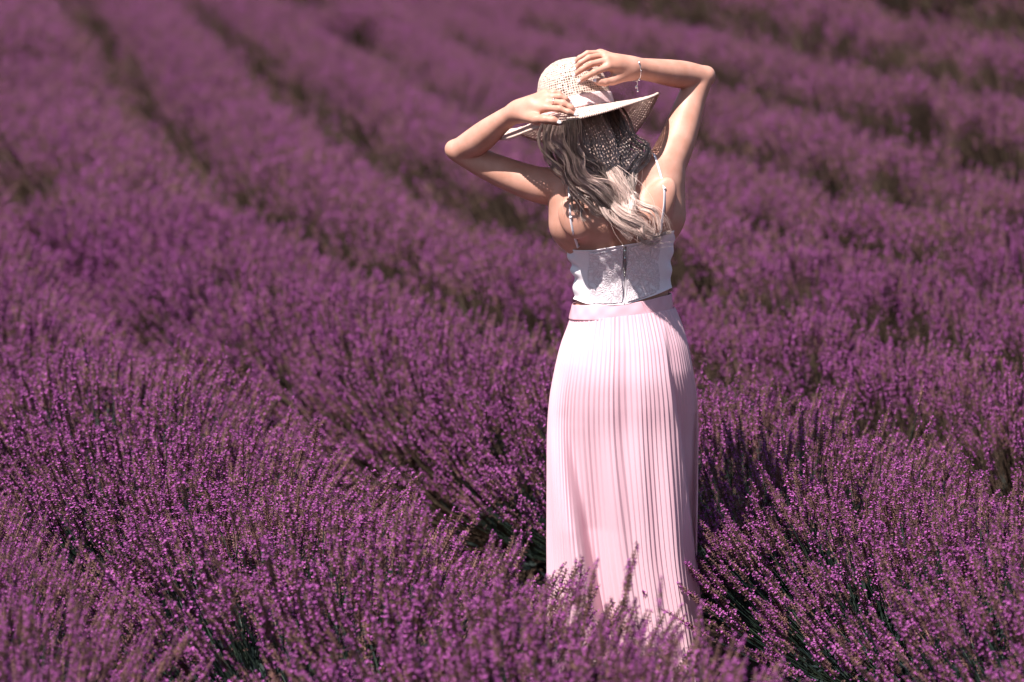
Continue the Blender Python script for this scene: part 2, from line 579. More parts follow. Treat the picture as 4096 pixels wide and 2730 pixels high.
singles.sort(key=lambda s: s[7])
far_pts += [(s[1], s[2], s[3], s[4]) for s in singles[300:]]
singles = singles[:300]
singles.sort(key=lambda s: (s[0], s[7]))
count = {}
n_parts = 0
for key, x, y, z, w, u, v, f in singles:
    count[key] = count.get(key, 0) + 1
    rot = rng.uniform(0, 6.283)
    near_ = key in ('a0', 'a', 'b') and y < 1.9
    sxy = w / 0.50 * rng.uniform(0.90, 1.04) * (1.0 if near_ else 0.96 if key in 'ab' else 1.02 if key in 'cd' else 1.02)
    sz = rng.uniform(0.92, 1.06) * (1.0 if near_ else 0.93 if key in 'ab' else 0.30 + 0.66 * w / 0.5)
    x, y = x + rng.normal(0, 0.03), y + rng.normal(0, 0.02)
    place_txt, grp = ROW_TEXT[key]
    if near_:
        mf, ms, parts = NEAR[int(rng.integers(0, 4))]
        root = bpy.data.objects.new("lavender_bush", None)
        COL.objects.link(root)
        link("stems_and_leaves", mf, root)
        tag(link("flower_mass", ms, root), kind='stuff')
        for t, fr, s, wi in parts:
            o = bpy.data.objects.new("flower_spike", SPIKE_MESH[wi])
            m4 = Matrix(np.vstack((np.hstack((fr * s, t[:, None])), (0, 0, 0, 1))).tolist())
            o.matrix_local = m4
            COL.objects.link(o)
            o.parent = root
            n_parts += 1
        n = count[key] - 1
        lab = "purple lavender bush, %s from the camera in %s" % (ORD[n] if n < len(ORD) else 'another', place_txt)
    else:
        me = BETWEEN[int(rng.integers(0, 3))] if key in ('a', 'b') and f < 17 else (MID if f < 14.5 else FAR)[int(rng.integers(0, 4))]
        root = link("lavender_bush", me)
        lab = "rounded purple lavender bush farther up " + place_txt if key in 'ab' else "rounded purple lavender bush in " + place_txt
    root.location = (x, y, z - 0.01)
    root.rotation_euler = (rng.normal(0, 0.04), rng.normal(0, 0.04), rot)
    root.scale = (sxy, sxy, sz)
    tag(root, lab, "lavender bush", grp)

# everything else of the field: one object of kind stuff, bushes instanced on its points
src_col = bpy.data.collections.new("lavender_field_sources")
for me in FAR:
    src_col.objects.link(bpy.data.objects.new("lavender_field_source", me))
fp = np.array(far_pts)
me = bpy.data.meshes.new("lavender_field")
me.vertices.add(len(fp))
me.vertices.foreach_set('co', fp[:, :3].astype(np.float32).ravel())
at = me.attributes.new('bush_scale', 'FLOAT', 'POINT')
at.data.foreach_set('value', (fp[:, 3] / 0.5).astype(np.float32))
field = link("lavender_field", me)
tag(field, "purple lavender rows filling the rest of the field beyond the single bushes", "lavender field", kind='stuff')
ng = bpy.data.node_groups.new("scatter_bushes", 'GeometryNodeTree')
ng.interface.new_socket("Geometry", in_out='INPUT', socket_type='NodeSocketGeometry')
ng.interface.new_socket("Geometry", in_out='OUTPUT', socket_type='NodeSocketGeometry')
gi, go = ng.nodes.new('NodeGroupInput'), ng.nodes.new('NodeGroupOutput')
iop = ng.nodes.new('GeometryNodeInstanceOnPoints')
ci = ng.nodes.new('GeometryNodeCollectionInfo')
ci.inputs['Collection'].default_value = src_col
ci.inputs['Separate Children'].default_value = True
ci.inputs['Reset Children'].default_value = True
rv = ng.nodes.new('FunctionNodeRandomValue'); rv.data_type = 'FLOAT_VECTOR'
rv.inputs[0].default_value = (-0.05, -0.05, 0); rv.inputs[1].default_value = (0.05, 0.05, 6.283)
na = ng.nodes.new('GeometryNodeInputNamedAttribute'); na.data_type = 'FLOAT'
na.inputs['Name'].default_value = 'bush_scale'
iop.inputs['Pick Instance'].default_value = True
L_ = ng.links.new
L_(gi.outputs[0], iop.inputs['Points']); L_(ci.outputs[0], iop.inputs['Instance'])
L_(rv.outputs[0], iop.inputs['Rotation']); L_(na.outputs['Attribute'], iop.inputs['Scale'])
L_(iop.outputs[0], go.inputs[0])
md = field.modifiers.new("scatter", 'NODES'); md.node_group = ng
print("bushes", len(singles), "field points", len(fp), "spike parts", n_parts)

# ------------------------------------------------------------------ the woman: body as one signed-distance surface
VOX = 0.003
LO = np.array((-0.54, -0.30, -0.03))
HI = np.array((0.36, 0.28, 1.80))
DIM = np.ceil((HI - LO) / VOX).astype(int) + 1
SDF = np.full(DIM, 0.2, np.float32)


def blend(fn, lo, hi, k=0.015, sub=False):
    """union (or subtraction) of fn(x,y,z) inside a box, with a smooth seam of width k"""
    pad = k + 0.012
    a = np.clip(np.floor((np.asarray(lo) - pad - LO) / VOX).astype(int), 0, DIM - 1)
    b = np.clip(np.ceil((np.asarray(hi) + pad - LO) / VOX).astype(int) + 1, 1, DIM)
    xs = [(LO[i] + VOX * np.arange(a[i], b[i])).astype(np.float32) for i in range(3)]
    X, Y, Z = xs[0][:, None, None], xs[1][None, :, None], xs[2][None, None, :]
    d = fn(X, Y, Z).astype(np.float32)
    s = SDF[a[0]:b[0], a[1]:b[1], a[2]:b[2]]
    if sub:
        d = -d
        h = np.maximum(k - np.abs(s - d), 0) / k
        s[...] = np.maximum(s, d) + h * h * k * 0.25
    else:
        h = np.maximum(k - np.abs(s - d), 0) / k
        s[...] = np.minimum(s, d) - h * h * k * 0.25


def cone(a, b, ra, rb, k=0.015, flat=None):
    """rounded cone; flat=(axis vector, factor) squashes it along that axis"""
    a, b = np.asarray(a, float), np.asarray(b, float)
    ab = b - a
    L2 = float(ab @ ab)

    def fn(X, Y, Z):
        px, py, pz = X - a[0], Y - a[1], Z - a[2]
        t = np.clip((px * ab[0] + py * ab[1] + pz * ab[2]) / L2, 0, 1)
        dx, dy, dz = px - t * ab[0], py - t * ab[1], pz - t * ab[2]
        if flat is not None:
            n, f = np.asarray(flat[0], float), flat[1]
            n = n / np.linalg.norm(n)
            q = dx * n[0] + dy * n[1] + dz * n[2]
            g = (1.0 / f - 1.0)
            dx, dy, dz = dx + q * g * n[0], dy + q * g * n[1], dz + q * g * n[2]
        return np.sqrt(dx * dx + dy * dy + dz * dz) - (ra + (rb - ra) * t)
    r = max(ra, rb)
    blend(fn, np.minimum(a, b) - r, np.maximum(a, b) + r, k)


def chain(pts, rad, k=0.012, flat=None):
    q = catmull(np.hstack((np.asarray(pts, float), np.asarray(rad, float)[:, None])), 4 * len(pts))
    for i in range(len(q) - 1):
        cone(q[i, :3], q[i + 1, :3], q[i, 3], q[i + 1, 3], 0.004, flat)


def ellipsoid(c, r, axes=None, k=0.015, sub=False):
    c, r = np.asarray(c, float), np.asarray(r, float)
    A = np.eye(3) if axes is None else np.asarray(axes, float)      # rows = axes

    def fn(X, Y, Z):
        p = [X - c[0], Y - c[1], Z - c[2]]
        q = [p[0] * A[i][0] + p[1] * A[i][1] + p[2] * A[i][2] for i in range(3)]
        k0 = np.sqrt(sum((q[i] / r[i]) ** 2 for i in range(3)))
        k1 = np.sqrt(sum((q[i] / r[i] ** 2) ** 2 for i in range(3))) + 1e-6
        return k0 * (k0 - 1.0) / k1
    m = max(r)
    blend(fn, c - m, c + m, k, sub)


# torso outline down to the hips, rows of (v, left u, right u, depth half-axis, centre y) measured at the woman's depth
TORSO = np.array([
    (690, 2330, 2600, 0.060, -0.010),
    (740, 2262, 2668, 0.080, -0.026),
    (800, 2238, 2700, 0.096, -0.040),
    (860, 2230, 2704, 0.104, -0.052),
    (920, 2242, 2700, 0.106, -0.042),
    (980, 2262, 2690, 0.105, -0.016),
    (1050, 2286, 2682, 0.100, 0.004),
    (1120, 2298, 2680, 0.094, 0.015),
    (1190, 2300, 2680, 0.092, 0.018),
    (1260, 2288, 2692, 0.098, 0.014),
    (1340, 2258, 2724, 0.108, 0.010),
    (1420, 2264, 2716, 0.104, 0.012),
    (1540, 2275, 2705, 0.096, 0.014),
], float)
_tz, _tx, _ta, _tb, _ty = [], [], [], [], []
for v, ul, ur, b, cy in TORSO:
    xl, z = PXZ(ul, v); xr, _ = PXZ(ur, v)
    _tz.append(z); _tx.append((xl + xr) / 2); _ta.append((xr - xl) / 2); _tb.append(b); _ty.append(cy)
_o = np.argsort(_tz)
_zz = np.linspace(min(_tz), max(_tz), 240)
_tab = np.array([np.interp(_zz, np.array(_tz)[_o], np.array(a)[_o]) for a in (_tx, _ta, _tb, _ty)])
_ker = np.hanning(25); _ker /= _ker.sum()
_tab = np.array([np.convolve(np.pad(t, 12, mode='edge'), _ker, 'valid') for t in _tab])


def torso_at(z):
    return [np.interp(z, _zz, t) for t in _tab]


ZLO, ZHI = _zz[0], _zz[-1]


def torso_fn(X, Y, Z):
    cx, a, b, cy = torso_at(Z)
    a, b = a - 0.005, b - 0.005
    dx, dy = (X - cx), (Y - cy)
    n = 2.35
    rho = (np.abs(dx / a) ** n + np.abs(dy / b) ** n) ** (1 / n)
    # groove of the spine on the back
    groove = 0.013 * np.exp(-(dx / 0.016) ** 2) * (dy < 0)
    d = (rho - 1) * np.minimum(a, b) * 0.92 + groove
    cap = np.maximum(ZLO - Z, Z - ZHI)
    return np.maximum(d, cap)


_c0, _a0, _b0, _ = torso_at(np.array([1.0]))
blend(torso_fn, (-0.2, -0.15, ZLO - 0.01), (0.2, 0.15, ZHI + 0.01), 0.02)

# shoulders, shoulder blades, neck, head
SH_L, SH_R = P(2268, 752, -0.035), P(2660, 668, -0.025)
NECK = P(2448, 690, -0.01)
HEAD = P(2326, 440, 0.015)
AX = np.array((-0.21, 0.10, 0.97)); AX /= np.linalg.norm(AX)           # head's up
cone(P(2400, 745, -0.02), SH_L, 0.058, 0.050, 0.05)
cone(P(2520, 725, -0.02), SH_R, 0.058, 0.050, 0.05)
cone(P(2310, 800, -0.035), P(2290, 900, -0.035), 0.062, 0.060, 0.04)
cone(P(2640, 740, -0.035), P(2650, 860, -0.035), 0.060, 0.058, 0.04)
ellipsoid(P(2290, 875, -0.132), (0.034, 0.018, 0.055), [(0.93, 0, 0.36), (0, 1, 0), (-0.36, 0, 0.93)], 0.03)
ellipsoid(P(2648, 795, -0.120), (0.034, 0.018, 0.058), [(0.93, 0, -0.36), (0, 1, 0), (0.36, 0, 0.93)], 0.03)
cone(NECK, HEAD - AX * 0.03, 0.054, 0.050, 0.04)
cone(P(2450, 720, -0.03), P(2340, 742, -0.04), 0.045, 0.03, 0.05)
cone(P(2450, 710, -0.03), P(2600, 690, -0.035), 0.045, 0.03, 0.05)
e1 = np.cross((0, 1, 0), AX); e1 /= np.linalg.norm(e1)
e2 = np.cross(AX, e1)
HA = [e1, e2, AX]
ellipsoid(HEAD + AX * 0.015, (0.072, 0.086, 0.084), HA, 0.02)
ellipsoid(HEAD + e2 * 0.045 - AX * 0.045, (0.054, 0.052, 0.062), HA, 0.03)     # jaw
ellipsoid(HEAD + e2 * 0.098 - AX * 0.022, (0.011, 0.014, 0.022), HA, 0.015)     # nose
ellipsoid(HEAD + e2 * 0.092 - AX * 0.062, (0.022, 0.010, 0.009), HA, 0.010)     # mouth
for s in (-1, 1):
    ellipsoid(HEAD + e1 * 0.076 * s - AX * 0.005, (0.008, 0.020, 0.030), HA, 0.008)   # ears
    ellipsoid(HEAD + e2 * 0.088 + e1 * 0.031 * s + AX * 0.004, (0.014, 0.010, 0.009), HA, 0.008, sub=True)

# arms
ELB_L, WR_L = P(1841, 604, 0.03), P(2070, 446, -0.125)
chain([SH_L, P(2143, 737, -0.018), P(1995, 683, 0.008), P(1905, 640, 0.022), ELB_L], [0.053, 0.0465, 0.0400, 0.0352, 0.0325], 0.02)
chain([ELB_L, P(1905, 566, -0.015), P(1950, 531, -0.045), P(2010, 484, -0.085), WR_L], [0.0325, 0.0372, 0.0350, 0.0280, 0.0245], 0.012)
ELB_R, WR_R = P(2803, 312, 0.09), P(2530, 273, -0.045)
chain([SH_R, P(2705, 575, 0.010), P(2738, 480, 0.045), P(2765, 400, 0.07), ELB_R], [0.053, 0.0475, 0.0425, 0.037, 0.0325], 0.02)
chain([ELB_R, P(2745, 302, 0.065), P(2690, 294, 0.035), P(2600, 281, -0.01), WR_R], [0.0325, 0.0358, 0.0350, 0.0295, 0.0262], 0.012)
ellipsoid(P(1806, 596, 0.034), (0.016, 0.018, 0.018), None, 0.02)
ellipsoid(P(2836, 300, 0.095), (0.014, 0.018, 0.018), None, 0.02)

# hands: palm and five bent fingers each
FINGERS = []


def finger(pts, r0, r1, k=0.004, nail_out=None):
    n = len(pts)
    rad = np.linspace(r0, r1, n)
    for i in range(n - 1):
        cone(pts[i], pts[i + 1], rad[i], rad[i + 1], k)
    FINGERS.append((np.asarray(pts[-2]), np.asarray(pts[-1]), rad[-1], nail_out))


# left hand, resting on the brim
kn = [P(2182, 432, -0.186), P(2192, 406, -0.172), P(2190, 385, -0.150), P(2180, 371, -0.128)]
for q, r in zip(kn, (0.0125, 0.0125, 0.0118, 0.011)):
    cone(WR_L + (q - WR_L) * 0.12, q, 0.0175, r, 0.014)
cone(WR_L, P(2130, 415, -0.148), 0.0235, 0.019, 0.02)
OUT = np.array((0.1, -1.0, 0.35))
finger([kn[0], P(2237, 436, -0.212), P(2275, 449, -0.219), P(2297, 459, -0.217)], 0.0098, 0.0066, 0.006, OUT)
finger([kn[1], P(2252, 413, -0.196), P(2284, 431, -0.200), P(2298, 447, -0.198)], 0.0098, 0.0066, 0.006, OUT)
finger([kn[2], P(2238, 387, -0.166), P(2262, 397, -0.166), P(2276, 409, -0.158)], 0.0092, 0.0064, 0.006, OUT)
finger([kn[3], P(2216, 371, -0.136), P(2238, 377, -0.136), P(2250, 386, -0.128)], 0.0084, 0.0060, 0.006, OUT)
cone(P(2085, 462, -0.135), P(2145, 478, -0.190), 0.0185, 0.0135, 0.015)
finger([P(2140, 477, -0.188), P(2180, 478, -0.208), P(2212, 481, -0.216), P(2229, 489, -0.216)], 0.0125, 0.0080, 0.006, OUT)
# right hand, on the crown
kn = [P(2434, 267, -0.098), P(2430, 241, -0.090), P(2416, 221, -0.068), P(2402, 212, -0.040)]
for q, r in zip(kn, (0.0125, 0.0125, 0.0118, 0.011)):
    cone(WR_R + (q - WR_R) * 0.12, q, 0.0185, r, 0.014)
cone(WR_R, P(2470, 255, -0.070), 0.0245, 0.020, 0.02)
finger([kn[0], P(2378, 290, -0.122), P(2345, 308, -0.120), P(2322, 322, -0.114)], 0.0098, 0.0066, 0.004, OUT)
finger([kn[1], P(2362, 258, -0.110), P(2325, 280, -0.108), P(2301, 298, -0.102)], 0.0098, 0.0066, 0.004, OUT)
finger([kn[2], P(2356, 231, -0.086), P(2322, 252, -0.088), P(2303, 273, -0.084)], 0.0092, 0.0064, 0.004, OUT)
finger([kn[3], P(2350, 214, -0.052), P(2318, 232, -0.056), P(2300, 249, -0.052)], 0.0084, 0.0060, 0.004, OUT)
cone(P(2515, 296, -0.055), P(2450, 322, -0.088), 0.0180, 0.0135, 0.015)
finger([P(2455, 321, -0.086), P(2418, 330, -0.104), P(2398, 328, -0.110), P(2386, 326, -0.110)], 0.0125, 0.0080, 0.004, OUT)

# legs and feet, under the skirt
HIP = 0.02
for s, fx in ((-1, -0.075), (1, 0.075)):
    hipp = np.array((HIP + s * 0.075, 0.02, 0.90))
    knee = np.array((HIP + fx, -0.005, 0.47))
    ank = np.array((HIP + fx, 0.02, 0.085))
    chain([hipp, (hipp + knee) / 2, knee], [0.078, 0.066, 0.050], 0.03)
    chain([knee, knee * 0.65 + ank * 0.35 + np.array((0, -0.012, 0)), ank], [0.052, 0.053, 0.033], 0.02)
    cone(ank + np.array((0, -0.03, -0.05)), ank + np.array((s * 0.03, 0.15, -0.06)), 0.030, 0.022, 0.02)


def surface_nets(vol, lo, h):
    s = vol < 0
    n = np.array(vol.shape) - 1
    cnt = np.zeros(n, np.int8)
    offs = [(i, j, k) for i in (0, 1) for j in (0, 1) for k in (0, 1)]
    for o in offs:
        cnt += s[o[0]:o[0] + n[0], o[1]:o[1] + n[1], o[2]:o[2] + n[2]]
    I = np.argwhere((cnt > 0) & (cnt < 8))
    idx = np.full(n, -1, np.int32)
    idx[I[:, 0], I[:, 1], I[:, 2]] = np.arange(len(I))
    val = {o: vol[I[:, 0] + o[0], I[:, 1] + o[1], I[:, 2] + o[2]] for o in offs}
    acc = np.zeros((len(I), 3)); num = np.zeros(len(I))
    for a in offs:
        for ax in range(3):
            if a[ax] == 0:
                b = tuple(a[q] + (1 if q == ax else 0) for q in range(3))
                va, vb = val[a], val[b]
                m = (va < 0) != (vb < 0)
                t = np.where(m, va / np.where(m, va - vb, 1), 0)
                p = np.tile(np.array(a, float), (len(I), 1)); p[:, ax] += t
                acc[m] += p[m]; num += m
    V = lo + h * (I + acc / num[:, None])
    Q = []
    for ax in range(3):
        u, w = (ax + 1) % 3, (ax + 2) % 3
        sl0 = [slice(1, -1)] * 3; sl1 = [slice(1, -1)] * 3
        sl0[ax] = slice(0, -1); sl1[ax] = slice(1, None)
        A, B = s[tuple(sl0)], s[tuple(sl1)]
        E = np.argwhere(A != B)
        flip = A[E[:, 0], E[:, 1], E[:, 2]]
        g = E.copy(); g[:, u] += 1; g[:, w] += 1

        def at(du, dw):
            c = g.copy(); c[:, u] += du; c[:, w] += dw
            return idx[c[:, 0], c[:, 1], c[:, 2]]
        q = np.stack((at(-1, -1), at(0, -1), at(0, 0), at(-1, 0)), 1)
        q[~flip] = q[~flip][:, ::-1]
        Q.append(q)
    Q = np.vstack(Q)
    Q = Q[(Q >= 0).all(1)]
    # relax a little
    e = np.vstack([Q[:, [i, (i + 1) % 4]] for i in range(4)])
    for lam in (0.5, -0.2, 0.5, -0.2, 0.4):
        s_ = np.zeros_like(V); c_ = np.zeros(len(V))
        for ax in range(3):
            s_[:, ax] = np.bincount(e[:, 0], V[e[:, 1], ax], len(V)) + np.bincount(e[:, 1], V[e[:, 0], ax], len(V))
        c_ = np.bincount(e[:, 0], minlength=len(V)) + np.bincount(e[:, 1], minlength=len(V))
        V = V + lam * (s_ / np.maximum(c_, 1)[:, None] - V)
    return V, Q


M_SKIN = material("skin", (0.57, 0.298, 0.228), 0.50, 0.34, noise=(26.0, (0.48, 0.232, 0.165), 6), bump=(900.0, 0.12, 0.0006),
                  Subsurface_Weight=0.06, Subsurface_Scale=0.012)
M_SKIN.node_tree.nodes['Principled BSDF'].inputs['Subsurface Radius'].default_value = (1.0, 0.35, 0.2)

person = bpy.data.objects.new("person", None)
COL.objects.link(person)
person.location = (0, 0, 0)
tag(person, "woman seen from behind in white crop top and pink pleated skirt, arms raised", "person")
BV, BQ = surface_nets(SDF, LO, VOX)
del SDF
body = link("body", mesh_from("body", BV, [BQ], [M_SKIN]), person)
BVH = BVHTree.FromPolygons([tuple(v) for v in BV.tolist()], BQ.tolist())

# nails
M_NAIL = material("pale_nail_polish", (0.85, 0.78, 0.80), 0.2, 0.5)
for a, b, r, out in FINGERS:
    d = (b - a) / np.linalg.norm(b - a)
    o = out - d * (out @ d); o /= np.linalg.norm(o)
    s = np.cross(d, o)
    c = b + d * r * 0.35
    v, f = ball((0, 0, 0), (1, 1, 1), 10, 6)
    v = v * (r * 0.66, r * 0.26, r * 1.05)
    v = v[:, :1] * s + v[:, 1:2] * o + v[:, 2:] * d + c + o * r * 0.72
    link("fingernail", mesh_from("fingernail", v, f, [M_NAIL]), person)

# ------------------------------------------------------------------ crop top
M_TOP = material("white_jersey", (0.87, 0.79, 0.82), 0.75, 0.2, noise=(300.0, (0.82, 0.74, 0.78), 2), bump=(1400.0, 0.25, 0.0006))
TOP_EDGE = [(2255, 957), (2284, 988), (2328, 993), (2386, 991), (2469, 974), (2555, 959), (2628, 925), (2692, 909)]
BOT_EDGE = [(2300, 1199), (2340, 1210), (2383, 1215), (2440, 1214), (2499, 1210), (2545, 1196), (2596, 1180), (2640, 1165), (2676, 1153)]


def edge_z(edge, x):
    q = np.array([PXZ(u, v) for u, v in edge])
    return np.interp(x, q[:, 0], q[:, 1])


def super_xy(th, cx, a, b, cy, n=2.35):
    c, s = np.cos(th), np.sin(th)
    return cx + a * np.sign(c) * np.abs(c) ** (2 / n), cy + b * np.sign(s) * np.abs(s) ** (2 / n)


NT, NZ = 260, 90
th = np.linspace(0, 2 * math.pi, NT, endpoint=False) - math.pi / 2     # starts at the back seam
tt = np.linspace(0, 1, NZ)
zmid = PXZ(2480, 1080)[1]
xm, _ = super_xy(th, *[float(q[0]) for q in torso_at(np.array([zmid]))])
z_top, z_bot = edge_z(TOP_EDGE, xm), edge_z(BOT_EDGE, xm)
front = np.sin(th) > 0
z_top = np.where(front, z_top + 0.06 * np.sin(th).clip(0) ** 0.5, z_top)
Z = z_bot[:, None] + (z_top - z_bot)[:, None] * tt[None]
cx, a, b, cy = torso_at(Z)
THG = np.broadcast_to(th[:, None], Z.shape)
X, Y = super_xy(THG, cx, a + 0.001, b + 0.001, cy)
# gathered folds at the two sides, soft waves elsewhere
side_l = np.exp(-((np.cos(th) + 1.0) / 0.16) ** 2)[:, None]
side_r = np.exp(-((np.cos(th) - 1.0) / 0.10) ** 2)[:, None]
slant = Z + 0.25 * (X - cx)
fold = side_l * 0.0038 * np.sin((slant) * 150 + 0.7 * np.sin(slant * 60)) + side_r * 0.0020 * np.sin(slant * 130 + 1.0)
fold = fold + 0.0016 * np.sin(slant * 75 + THG * 3) * np.exp(-((tt - 0.25) / 0.35) ** 2)[None]
hem = 0.0022 * (np.exp(-((tt - 0.0) / 0.03) ** 2) + np.exp(-((tt - 1.0) / 0.03) ** 2))[None]
# zip: the two back halves part slightly near the top
nxn = np.stack(((X - cx) / a ** 2, (Y - cy) / b ** 2), -1); nxn /= np.linalg.norm(nxn, axis=-1)[..., None]
X = X + nxn[..., 0] * (fold + hem); Y = Y + nxn[..., 1] * (fold + hem)
V = np.stack((X, Y, Z), -1).reshape(-1, 3)
i, j = np.meshgrid(np.arange(NT), np.arange(NZ - 1), indexing='ij')
i2 = (i + 1) % NT
Q = np.stack((i * NZ + j, i2 * NZ + j, i2 * NZ + j + 1, i * NZ + j + 1), -1).reshape(-1, 4)
crop = link("crop_top", mesh_from("crop_top", V, Q, [M_TOP]), person)
md = crop.modifiers.new("cloth", 'SOLIDIFY'); md.thickness = 0.0016; md.offset = 1.0
TOPV = V.reshape(NT, NZ, 3)


def back_point(x, z, off=0.0):
    """point on the back of the clothes at x, z"""
    cx, a, b, cy = [float(q) for q in torso_at(z)]
    t = np.clip(abs((x - cx) / a), 0, 0.999)
    return np.array((x, cy - (b + 0.001 + off) * (1 - t ** 2.35) ** (1 / 2.35), z))


# lace panels: raised flowers on a ground, one either side of the zip
M_LACE = material("white_lace", (0.76, 0.70, 0.76), 0.8, 0.15)
nt = M_LACE.node_tree
b_ = nt.nodes['Principled BSDF']
tc = nt.nodes.new('ShaderNodeTexCoord')
vo = nt.nodes.new('ShaderNodeTexVoronoi'); vo.inputs['Scale'].default_value = 62; vo.feature = 'DISTANCE_TO_EDGE'
v2 = nt.nodes.new('ShaderNodeTexVoronoi'); v2.inputs['Scale'].default_value = 150
wp = nt.nodes.new('ShaderNodeTexNoise'); wp.inputs['Scale'].default_value = 40
mxv = nt.nodes.new('ShaderNodeMix'); mxv.data_type = 'RGBA'; mxv.blend_type = 'LINEAR_LIGHT'; mxv.inputs[0].default_value = 0.02
nt.links.new(tc.outputs['Object'], mxv.inputs[6]); nt.links.new(tc.outputs['Object'], wp.inputs['Vector'])
nt.links.new(wp.outputs['Color'], mxv.inputs[7])
nt.links.new(mxv.outputs[2], vo.inputs['Vector']); nt.links.new(tc.outputs['Object'], v2.inputs['Vector'])
cr = nt.nodes.new('ShaderNodeValToRGB')
cr.color_ramp.elements[0].position = 0.0; cr.color_ramp.elements[0].color = (0.9, 0.9, 0.9, 1)
cr.color_ramp.elements[1].position = 0.10; cr.color_ramp.elements[1].color = (0.15, 0.15, 0.15, 1)
el = cr.color_ramp.elements.new(0.22); el.color = (0.75, 0.75, 0.75, 1)
nt.links.new(vo.outputs['Distance'], cr.inputs[0])
mcol = nt.nodes.new('ShaderNodeMix'); mcol.data_type = 'RGBA'
mcol.inputs[6].default_value = (0.62, 0.50, 0.54, 1); mcol.inputs[7].default_value = (0.87, 0.79, 0.82, 1)
nt.links.new(cr.outputs[0], mcol.inputs[0]); nt.links.new(mcol.outputs[2], b_.inputs['Base Color'])
bp = nt.nodes.new('ShaderNodeBump'); bp.inputs['Strength'].default_value = 0.7; bp.inputs['Distance'].default_value = 0.002
nt.links.new(cr.outputs[0], bp.inputs['Height']); nt.links.new(bp.outputs[0], b_.inputs['Normal'])


def sheet(name, fn, nu, nv, mat, parent, thick=0.001, smooth=True):
    g = np.array([[fn(s, t) for t in np.linspace(0, 1, nv)] for s in np.linspace(0, 1, nu)])
    i, j = np.meshgrid(np.arange(nu - 1), np.arange(nv - 1), indexing='ij')
    k = i * nv + j
    q = np.stack((k, k + nv, k + nv + 1, k + 1), -1).reshape(-1, 4)
    o = link(name, mesh_from(name, g.reshape(-1, 3), q, [mat], None, smooth), parent)
    m = o.modifiers.new("cloth", 'SOLIDIFY'); m.thickness = thick; m.offset = 1.0
    return o


def top_surface(u0, t):
    """point on the back of the top: photograph column u0, t from hem 0 to upper edge 1"""
    x = PXZ(u0, 1080)[0]
    zb, zt = float(edge_z(BOT_EDGE, x)), float(edge_z(TOP_EDGE, x))
    return x, zb + (zt - zb) * t


ZIPU = 2494
for ua, ub, sl in ((2352, ZIPU - 10, 1), (ZIPU + 10, 2632, -1)):
    def lace(s, t, ua=ua, ub=ub):
        u = ua + (ub - ua) * s + 4 * math.sin(t * 9)
        x, z = top_surface(u, 0.03 + 0.93 * t)
        h = 0.0042 + 0.0010 * (math.sin(u * 0.11 + t * 5) * math.sin(t * 21 + u * 0.05))
        q = back_point(x, z, h + 0.0016 * math.sin((z + 0.25 * x) * 75) * 0.5)
        return q
    link_o = sheet("lace_panel", lace, 60, 60, M_LACE, crop, 0.0008)

M_METAL = material("zip_metal", (0.45, 0.43, 0.42), 0.3, 0.5, Metallic=1.0)
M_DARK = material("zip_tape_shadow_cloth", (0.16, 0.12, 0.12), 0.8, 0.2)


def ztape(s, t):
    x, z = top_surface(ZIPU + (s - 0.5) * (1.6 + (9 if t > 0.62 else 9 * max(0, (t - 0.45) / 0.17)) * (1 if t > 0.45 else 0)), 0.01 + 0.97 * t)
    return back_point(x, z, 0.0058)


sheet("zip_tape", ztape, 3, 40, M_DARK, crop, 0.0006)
bag = Bag()
for t in np.linspace(0.5, 0.94, 26):
    for sgn in (-1, 1):
        x, z = top_surface(ZIPU + sgn * 1.6, t)
        v, f = ball(back_point(x, z, 0.0068), (0.0014, 0.0009, 0.0009), 5, 4); bag.add(v, f)
link("zip_teeth", bag.mesh("zip_teeth", [M_METAL]), crop)
bag = Bag()
x, z = top_surface(ZIPU, 0.90)
p0 = back_point(x, z, 0.0078)
v, f = ball(p0, (0.0042, 0.0025, 0.006), 8, 6); bag.add(v, f)
ringp = [p0 + np.array((0.0026 * math.cos(a), -0.002, -0.008 + 0.0045 * math.sin(a))) for a in np.linspace(0, 2 * math.pi, 13)]
v, f = tube(ringp, 0.0008, 5); bag.add(v, f)
v, f = tube([p0 + np.array((0, -0.002, -0.012)), p0 + np.array((0, -0.001, -0.027))], [0.0024, 0.0030], 6, flat=0.4, up=(0, 1, 0)); bag.add(v, f)
link("zip_pull", bag.mesh("zip_pull", [M_METAL]), crop)


def cast(x, z, y0=-0.6):
    h = BVH.ray_cast(Vector((x, y0, z)), Vector((0, 1, 0)))
    return h[0].y if h[0] is not None else None


